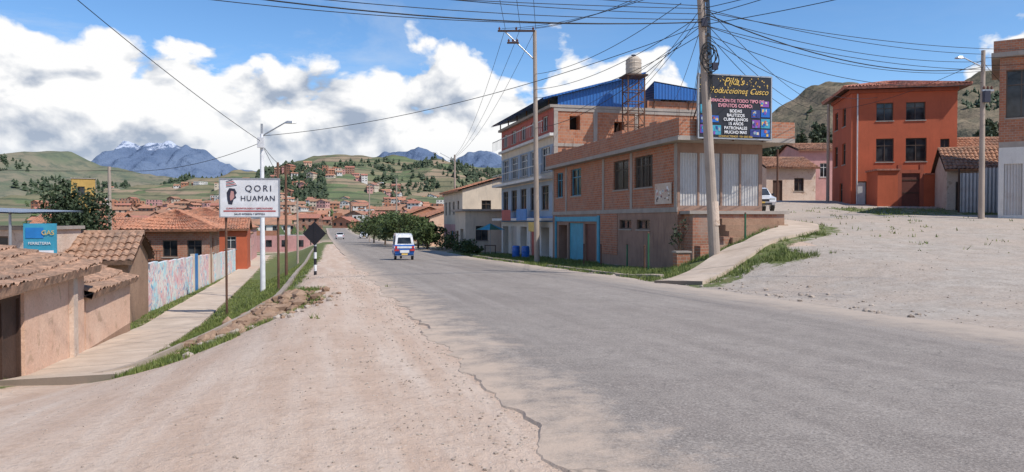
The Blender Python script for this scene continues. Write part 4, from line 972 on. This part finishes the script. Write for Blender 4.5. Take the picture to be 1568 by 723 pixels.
def grass(name,n,sampler,hmin,hmax,wd=.018):
    x,y=sampler(n);n=len(x);z=ground(x,y)
    a=rng.random(n)*6.283;h=hmin+(hmax-hmin)*rng.random(n)**1.5;w=wd*(.6+.8*rng.random(n))
    lx_,ly_=rng.normal(size=n)*.35*h,rng.normal(size=n)*.35*h
    V=np.zeros((n,3,3));V[:,0]=np.stack([x-np.cos(a)*w,y-np.sin(a)*w,z-.02],1);V[:,1]=np.stack([x+np.cos(a)*w,y+np.sin(a)*w,z-.02],1);V[:,2]=np.stack([x+lx_,y+ly_,z+h],1)
    me=bpy.data.meshes.new(name);me.from_pydata(V.reshape(-1,3).tolist(),[],np.arange(n*3).reshape(n,3).tolist());me.materials.append(MT['grass'])
    o=bpy.data.objects.new(name,me);COL.objects.link(o)
def smp(x0,x1,y0,y1,th=.5,ex=1.0):
    def f(n):
        x=rng.uniform(x0,x1,n*3);y=y0+(y1-y0)*rng.random(n*3)**ex
        g,_=masks(x,y);nz=fbm(x*1.3,y*1.3,4,40)*1.6
        k=(g+nz>th)&(dist_poly(x,y,rw_pts)>.9)&(np.abs(x-walk_x(y))>.97)
        return x[k][:n],y[k][:n]
    return f
grass('grass',30000,smp(-11,-3.5,11.6,24),.03,.13,.012)
grass('grass',34000,smp(-22,-6,22,55,.55,1.4),.03,.13,.02)
grass('grass',22000,smp(0,13,23.5,36,.58),.04,.2,.015)
grass('grass',14000,smp(-5,5,36,62,.6),.05,.22,.025)
grass('grass',7000,smp(12,36,24,51,.6),.04,.17,.03)

def stones(name,L,mat):
    ico=[(0,0,-1),(.72,-.53,-.45),(-.28,-.85,-.45),(-.89,0,-.45),(-.28,.85,-.45),(.72,.53,-.45),(.28,-.85,.45),(-.72,-.53,.45),(-.72,.53,.45),(.28,.85,.45),(.89,0,.45),(0,0,1)]
    fc=[(0,1,2),(1,0,5),(0,2,3),(0,3,4),(0,4,5),(1,5,10),(2,1,6),(3,2,7),(4,3,8),(5,4,9),(1,10,6),(2,6,7),(3,7,8),(4,8,9),(5,9,10),(6,10,11),(7,6,11),(8,7,11),(9,8,11),(10,9,11)]
    mb=MB()
    for x,y,r in L:
        g=gz(x,y);a=random.random()*6.28;sc=(random.uniform(.7,1.3),random.uniform(.7,1.2),random.uniform(.45,.8));V=[]
        for v in ico:
            j=random.uniform(.78,1.15);X,Y,Z=v[0]*r*sc[0]*j,v[1]*r*sc[1]*j,v[2]*r*sc[2]*j
            V.append((x+X*math.cos(a)-Y*math.sin(a),y+X*math.sin(a)+Y*math.cos(a),g+Z+r*.2))
        mb.add(V,fc,mat)
    mb.obj(name)
L=[]
for i in range(260): L.append((-6.35+random.gauss(0,.38),18.9+random.gauss(0,1.4),random.uniform(.05,.26)))
for i in range(150): L.append((-5.9+random.gauss(0,.6),18.3+random.gauss(0,1.6),random.uniform(.03,.10)))
stones('rubble',L,MT['soilstone'])
L=[]
for i in range(60): L.append((-6.2+random.gauss(0,.8),17.0+random.gauss(0,1.6),random.uniform(.04,.13)))
stones('rubble',L,MT['stone'])
L=[]
for i in range(1800):
    y=3+30*random.random()**1.6;x=float(road_l(y))+.15-abs(random.gauss(0,1.0));L.append((x,y,random.uniform(.004,.016)*(1+y*.03)))
for i in range(900):
    y=9+30*random.random();x=float(road_r(y))+abs(random.gauss(0,4));L.append((x,y,random.uniform(.008,.03)))
for i in range(1200):
    y=3.5+14*random.random();x=random.uniform(-8,1.0)*y/10
    if x<float(road_l(y)): L.append((x,y,random.uniform(.004,.013)))
for i in range(110):
    y=12+22*random.random();x=float(road_r(y))+.2+abs(random.gauss(0,.7));L.append((x,y,random.uniform(.02,.09)))
stones('gravel_stones',L,MT['stone'])

for i,(x,y) in enumerate([(4.6,38.5),(5.6,36.2),(6.2,34.8),(5.9,32.2),(3.9,40.4),(9.9,31.6)]):
    g=gz(x,y);A=Asset('fence_post',x,y,g,0);A.p('post').cyl((0,0,-.2),(0,0,1.15 if i!=3 else 1.7),.045,.04,MT['green'] if i%2 else MT['rust'],8);A.p('cap').cyl((0,0,1.15 if i!=3 else 1.7),(0,0,1.2 if i!=3 else 1.75),.055,.02,MT['rust'],8);A.done()
g=gz(6.75,29.6);A=Asset('brick_pillar',6.75,29.6,g,10);A.p('shaft').box(-.28,.28,-.2,.2,-.3,.55,MT['brick2']);A.p('cap').box(-.32,.32,-.24,.24,.553,.62,MT['conc']);A.done()
A=Asset('retaining_wall',0,0,0)
pts=[(7.9,31.2),(9.3,32.7),(11.0,33.9)]
for a,b in zip(pts[:-1],pts[1:]):
    g=gz(*a);A.p('wall').add([(*a,g-.4),(*b,g-.4),(*b,g+.6),(*a,g+.6),(a[0]-.2,a[1]+.25,g-.4),(b[0]-.2,b[1]+.25,g-.4),(b[0]-.2,b[1]+.25,g+.6),(a[0]-.2,a[1]+.25,g+.6)],[(0,1,2,3),(3,2,6,7),(4,7,6,5),(1,5,6,2),(0,3,7,4)],MT['brick2'])
A.done()

# ------------------------------------------------------------------ HILLS
def hill(name,prof,yf,yr,yb,mat,amp,ns,p=1.0,seed=0,nx=260,ny=46,zf=None):
    px=[q[0] for q in prof];pz=[q[1] for q in prof]
    def H(x,y):
        x=np.asarray(x,float);y=np.asarray(y,float);r=np.interp(x,px,pz)
        r=r+amp*.35*fbm(x*ns*3,x*0+seed,3,seed)
        base=ground(x,np.full_like(x,yf))-6 if zf is None else zf
        t=np.clip((y-yf)/(yr-yf),0,1);tb=np.clip((y-yr)/(yb-yr),0,1)
        z=base+(r-base)*(t**p)*(1-tb*.8)
        rg=np.abs(fbm(x*ns,y*ns*.5,5,seed))*2
        return z+amp*(fbm(x*ns,y*ns,5,seed)-rg*.6)*np.sin(np.pi*np.clip(t,0,1))**.8
    xs=np.linspace(px[0],px[-1],nx);ys=np.concatenate([np.linspace(yf,yr,ny),np.linspace(yr,yb,8)[1:]])
    X,Y=np.meshgrid(xs,ys);Z=H(X,Y);V=np.stack([X.ravel(),Y.ravel(),Z.ravel()],1);idx=np.arange(X.size).reshape(X.shape)
    F=np.stack([idx[:-1,:-1].ravel(),idx[:-1,1:].ravel(),idx[1:,1:].ravel(),idx[1:,:-1].ravel()],1)
    me=bpy.data.meshes.new(name);me.from_pydata(V.tolist(),[],F.tolist());me.polygons.foreach_set('use_smooth',[True]*len(F));me.materials.append(mat)
    o=bpy.data.objects.new(name,me);COL.objects.link(o);return H
def prof(y,L): return [((u-784)/1140*y,1.7+(338-v)*y/1140) for u,v in L]
HAZE_TINT=(.30,.36,.46)  # haze colour blended into the nearer hills' base colours
hm_far=hill_mat('far_mountain',(.07,.09,.14),(.14,.17,.22),(.045,.065,.10),.0016,(.16,.23,.36),.50,0,snow=600)  # bluish base colours imitate aerial perspective, with more painted haze on top
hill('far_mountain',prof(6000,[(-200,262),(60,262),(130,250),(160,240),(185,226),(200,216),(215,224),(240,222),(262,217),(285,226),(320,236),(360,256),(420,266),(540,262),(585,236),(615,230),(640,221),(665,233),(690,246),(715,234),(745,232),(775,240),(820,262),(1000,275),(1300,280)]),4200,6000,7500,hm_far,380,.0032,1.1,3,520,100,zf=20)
hm_l=hill_mat('green_hill_left',(.12,.135,.06),(.21,.175,.10),(.065,.085,.04),.006,HAZE_TINT,.12)
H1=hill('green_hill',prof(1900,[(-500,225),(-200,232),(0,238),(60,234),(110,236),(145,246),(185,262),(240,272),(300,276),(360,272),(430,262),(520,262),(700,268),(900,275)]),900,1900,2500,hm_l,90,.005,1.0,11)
hm_c=hill_mat('terraced_hill',(.12,.14,.06),(.23,.19,.11),(.065,.08,.038),.01,HAZE_TINT,.07,.8)
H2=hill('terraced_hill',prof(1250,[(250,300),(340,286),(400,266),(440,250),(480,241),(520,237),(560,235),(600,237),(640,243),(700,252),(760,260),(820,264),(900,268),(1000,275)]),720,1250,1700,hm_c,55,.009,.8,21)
hm_r=hill_mat('brown_hill',(.17,.14,.085),(.25,.19,.12),(.08,.08,.045),.02,HAZE_TINT,.06)
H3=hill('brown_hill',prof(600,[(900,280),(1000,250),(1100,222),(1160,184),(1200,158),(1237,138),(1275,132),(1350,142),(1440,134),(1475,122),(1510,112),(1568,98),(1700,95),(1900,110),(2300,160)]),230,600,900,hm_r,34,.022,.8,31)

def conifers(name,pts,hmin,hmax,mat):
    mb=MB()
    for (x,y,z) in pts:
        h=random.uniform(hmin,hmax)*random.uniform(.7,1.2);r=h*random.uniform(.25,.5);n=6
        for k in range(3):
            zb=z+h*(.06+.26*k);zt=z+h*(.55+.2*k) if k<2 else z+h;rr=r*(1-.2*k);V=[];ox,oy=random.uniform(-.2,.2)*r,random.uniform(-.2,.2)*r
            for i in range(n):
                a=i*6.283/n+random.random()*.6;q=rr*random.uniform(.5,1.3);V.append((x+ox+q*math.cos(a),y+oy+q*math.sin(a),zb+random.uniform(-.05,.15)*h))
            V.append((x+ox,y+oy,zt));mb.add(V,[(i,(i+1)%n,n) for i in range(n)],mat)
        mb.cyl((x,y,z-2),(x,y,z+h*.3),h*.02,h*.015,MT['bark'],4,False)
    mb.obj(name)
def scat(H,y0,y1,u0,u1,n,th=.02,sd=50,f=.012):
    L=[];k=0
    while len(L)<n and k<n*30:
        k+=1;y=random.uniform(y0,y1);x=(random.uniform(u0,u1)-784)/1140*y
        if float(fbm(x*f,y*f,3,sd))>th: L.append((x,y,float(H(np.array(x),np.array(y)))-1))
    return L
conifers('distant_trees',scat(H2,760,1180,395,500,900,-.04)+scat(H2,760,1180,500,800,700,.08,50,.016)+scat(H2,900,1180,690,770,260,-.1),5,11,MT['leafd'])
conifers('distant_trees',scat(H1,1000,1750,200,420,1000,-.02,51,.006)+scat(H1,1000,1700,-20,200,450,.07,51,.008)+scat(H1,1300,1780,420,520,120,.0),8,15,MT['leafd'])
conifers('distant_trees',scat(H3,240,420,1150,1300,160,.02)+scat(H3,240,540,1160,1600,160,.06),3,7,MT['leafd'])

# ------------------------------------------------------------------ DISTANT TOWN
def town():
    mb=MB();walls=[MT['brickfar'],MT['brick2'],MT['white'],MT['cream'],MT['adobe'],MT['pink'],MT['brickfar'],MT['adobe_white'],MT['brick2'],MT['white']];rf=[MT['tile2'],MT['tile'],MT['tilered'],MT['tile']]
    k=0;tries=0
    while k<700 and tries<16000:
        tries+=1
        up=k>=520
        y=105+720*random.random()**.75 if not up else random.uniform(740,1300)
        u=random.uniform(60,790) if not up else random.uniform(-10,800);x=(u-784)/1140*y
        rc=6.5-.255*min(y,330)
        if y<330 and abs(x-rc)<13+(y-100)*.01: continue
        if x>rc and y<165: continue
        if y<200 and x>rc-24:
            if random.random()<.75: continue
        g=gz(x,y);w=random.uniform(6,12);d=random.uniform(6,10);h=random.choice([3,3,5.5,5.5,8]) if y>160 else random.choice([3,3,5])
        if up:
            X,Y=np.array(x),np.array(y);gg=[g]
            if u>260: gg.append(float(H2(X,Y)))
            if y>905: gg.append(float(H1(X,Y)))
            if u<330 and y<905: continue
            g=max(gg)
            if u>260 and y>930: continue
            if float(fbm(x*.01,y*.01,3,91))<-.02: continue
        elif g+h+2>1.7+.036*y: h=3
        if not up and g+h+2>1.7+.042*y and y<500: continue
        a=random.choice([.26,.26,.1,-.2,1.3])+random.uniform(-.1,.1);ca,sa=math.cos(a),math.sin(a);wm=random.choice(walls);rm=random.choice(rf)
        T=lambda p:(x+p[0]*ca-p[1]*sa,y+p[0]*sa+p[1]*ca,g+p[2])
        w2,d2=w/2,d/2;B=[(-w2,-d2),(w2,-d2),(w2,d2),(-w2,d2)]
        for i in range(4):
            p,q=B[i],B[(i+1)%4];mb.poly([T((*p,-3)),T((*q,-3)),T((*q,h)),T((*p,h))],wm)
            nx,ny=(q[1]-p[1]),-(q[0]-p[0]);l=math.hypot(nx,ny);nx/=l;ny/=l;nw=int(l/2.6)
            if i in(0,3,1):
                for f_ in range(int(h//2.6)):
                    for j in range(nw):
                        t0=(j+.3)/nw;t1=(j+.68)/nw;zz=1+f_*2.7;L0=[p[0]+(q[0]-p[0])*t0+nx*.05,p[1]+(q[1]-p[1])*t0+ny*.05];L1=[p[0]+(q[0]-p[0])*t1+nx*.05,p[1]+(q[1]-p[1])*t1+ny*.05]
                        mb.poly([T((*L0,zz)),T((*L1,zz)),T((*L1,zz+1.2)),T((*L0,zz+1.2))],MT['glass'])
        if random.random()<.62:
            o=.5;hr=d2*.42
            mb.poly([T((-w2-o,-d2-o,h-.2)),T((w2+o,-d2-o,h-.2)),T((w2+o,0,h+hr)),T((-w2-o,0,h+hr))],rm);mb.poly([T((w2+o,d2+o,h-.2)),T((-w2-o,d2+o,h-.2)),T((-w2-o,0,h+hr)),T((w2+o,0,h+hr))],rm)
            mb.poly([T((w2,-d2,h)),T((w2,d2,h)),T((w2,0,h+hr-.1))],wm);mb.poly([T((-w2,d2,h)),T((-w2,-d2,h)),T((-w2,0,h+hr-.1))],wm)
        else:
            mb.poly([T((-w2,-d2,h)),T((w2,-d2,h)),T((w2,d2,h)),T((-w2,d2,h))],MT['conc'])
            if random.random()<.5: mb.poly([T((-w2,-d2,h+.9)),T((0,-d2,h+.9)),T((0,-d2,h)),T((-w2,-d2,h))][::-1],MT['brickfar'])
        k+=1
    mb.obj('distant_town')
town()
L=[]
for i in range(420):
    y=130+650*random.random();x=(random.uniform(40,790)-784)/1140*y;rc=6.6-.255*min(y,330)
    if abs(x-rc)<12: continue
    L.append((x,y,gz(x,y)))
conifers('distant_trees',L,3,6.5,MT['leaf'])

# ------------------------------------------------------------------ SKY
SUN_EL,SUN_AZ=52,124
w=bpy.data.worlds.new('World');S.world=w;w.use_nodes=True;nt=w.node_tree;nt.nodes.clear()
out=N(nt,'ShaderNodeOutputWorld')
sky=N(nt,'ShaderNodeTexSky',sky_type='NISHITA');sky.sun_disc=False;sky.sun_elevation=rad(SUN_EL);sky.sun_rotation=rad(SUN_AZ);sky.altitude=1800;sky.air_density=1.0;sky.dust_density=.3;sky.ozone_density=2.2
hs=N(nt,'ShaderNodeHueSaturation');hs.inputs['Saturation'].default_value=1.18;hs.inputs['Value'].default_value=1.15;nt.links.new(sky.outputs[0],hs.inputs['Color'])
d=N(nt,'ShaderNodeTexCoord').outputs['Generated'];x=XYZ(nt,d)
hor=M(nt,'SQRT',M(nt,'ADD',M(nt,'MULTIPLY',x[0],x[0]),M(nt,'MULTIPLY',x[1],x[1])))
e=M(nt,'DIVIDE',x[2],M(nt,'MAXIMUM',hor,.001))
az=M(nt,'ARCTAN2',x[0],x[1])
azn=MR(nt,az,rad(-40),rad(40))
cr=N(nt,'ShaderNodeValToRGB');nt.links.new(azn,cr.inputs[0]);R=cr.color_ramp
pts=[(-40,.21),(-34,.225),(-30,.235),(-25,.215),(-20,.195),(-16,.205),(-11.5,.19),(-7,.21),(-2,.215),(1.5,.17),(4,.215),(8,.245),(12,.215),(15,.12),(18,.05),(29,.05),(32,.21),(36,.27),(40,.2)]
R.interpolation='EASE'
while len(R.elements)>1: R.elements.remove(R.elements[0])
for i,(a,v) in enumerate(pts):
    pos=(a+40)/80
    el=R.elements[0] if i==0 else R.elements.new(pos)
    el.position=pos;el.color=(v,v,v,1)
T=cr.outputs[0]
def cloudn(off,sc=1.0,det=8,dist=.25):
    v=VEC(nt,M(nt,'ADD',x[0],off[0]),x[1],M(nt,'ADD',M(nt,'MULTIPLY',x[2],1.5),off[1]))
    return NOISE(nt,v,11*sc,det,.5,dist)
n0=cloudn((0,0));n1=cloudn((.012,.030));nb=cloudn((3,1),.42,3);nb2=cloudn((3.025,1.07),.42,3)
dens=M(nt,'ADD',M(nt,'MULTIPLY',M(nt,'SUBTRACT',T,e),16),M(nt,'ADD',M(nt,'MULTIPLY',M(nt,'SUBTRACT',n0,.5),4.6),M(nt,'MULTIPLY',M(nt,'SUBTRACT',nb,.5),3.0)))
mask=MR(nt,dens,.0,.30)
lit=M(nt,'ADD',M(nt,'MULTIPLY',M(nt,'SUBTRACT',n0,n1),5.8),M(nt,'MULTIPLY',M(nt,'SUBTRACT',nb,nb2),4.6))
thick=MR(nt,dens,.3,2.6,1.1,.64)
lit=M(nt,'ADD',lit,thick,clamp=True)
ccol=MIX(nt,lit,(.38,.45,.57),(1.0,1.0,1.0))
lowh=MR(nt,e,.05,.11,.45,0);ccol=MIX(nt,lowh,ccol,(.58,.67,.79))
wv=VEC(nt,x[0],x[1],M(nt,'MULTIPLY',x[2],4.0));wn=NOISE(nt,wv,3.2,7,.62,.6)
wm=M(nt,'MULTIPLY',MR(nt,wn,.50,.80,0,.5),MR(nt,az,rad(10),rad(-14),.12,1))
b1=N(nt,'ShaderNodeBackground');nt.links.new(hs.outputs[0],b1.inputs[0]);b1.inputs[1].default_value=.15
b3=N(nt,'ShaderNodeBackground');b3.inputs[0].default_value=(.82,.88,.97,1);b3.inputs[1].default_value=.9
b2=N(nt,'ShaderNodeBackground');nt.links.new(ccol,b2.inputs[0]);b2.inputs[1].default_value=1.0
m1=N(nt,'ShaderNodeMixShader');nt.links.new(wm,m1.inputs[0]);nt.links.new(b1.outputs[0],m1.inputs[1]);nt.links.new(b3.outputs[0],m1.inputs[2])
mx=N(nt,'ShaderNodeMixShader');nt.links.new(mask,mx.inputs[0]);nt.links.new(m1.outputs[0],mx.inputs[1]);nt.links.new(b2.outputs[0],mx.inputs[2]);nt.links.new(mx.outputs[0],out.inputs[0])

sl=bpy.data.lights.new('sun','SUN');sl.energy=4.5;sl.angle=rad(.53);sl.color=(1,.945,.87)
so=bpy.data.objects.new('sun',sl);COL.objects.link(so)
dv=Vector((math.sin(rad(SUN_AZ))*math.cos(rad(SUN_EL)),math.cos(rad(SUN_AZ))*math.cos(rad(SUN_EL)),math.sin(rad(SUN_EL))))
so.rotation_euler=dv.to_track_quat('Z','Y').to_euler();so.location=(20,-20,40)

cam=bpy.data.cameras.new('camera');cam.lens=36*1140/1568;cam.sensor_width=36;cam.clip_end=20000;cam.clip_start=.1
co=bpy.data.objects.new('camera',cam);COL.objects.link(co);co.location=(0,0,1.7);co.rotation_euler=(rad(90-1.18),0,0);S.camera=co
S.view_settings.view_transform='Standard';S.view_settings.look='None';S.view_settings.exposure=0
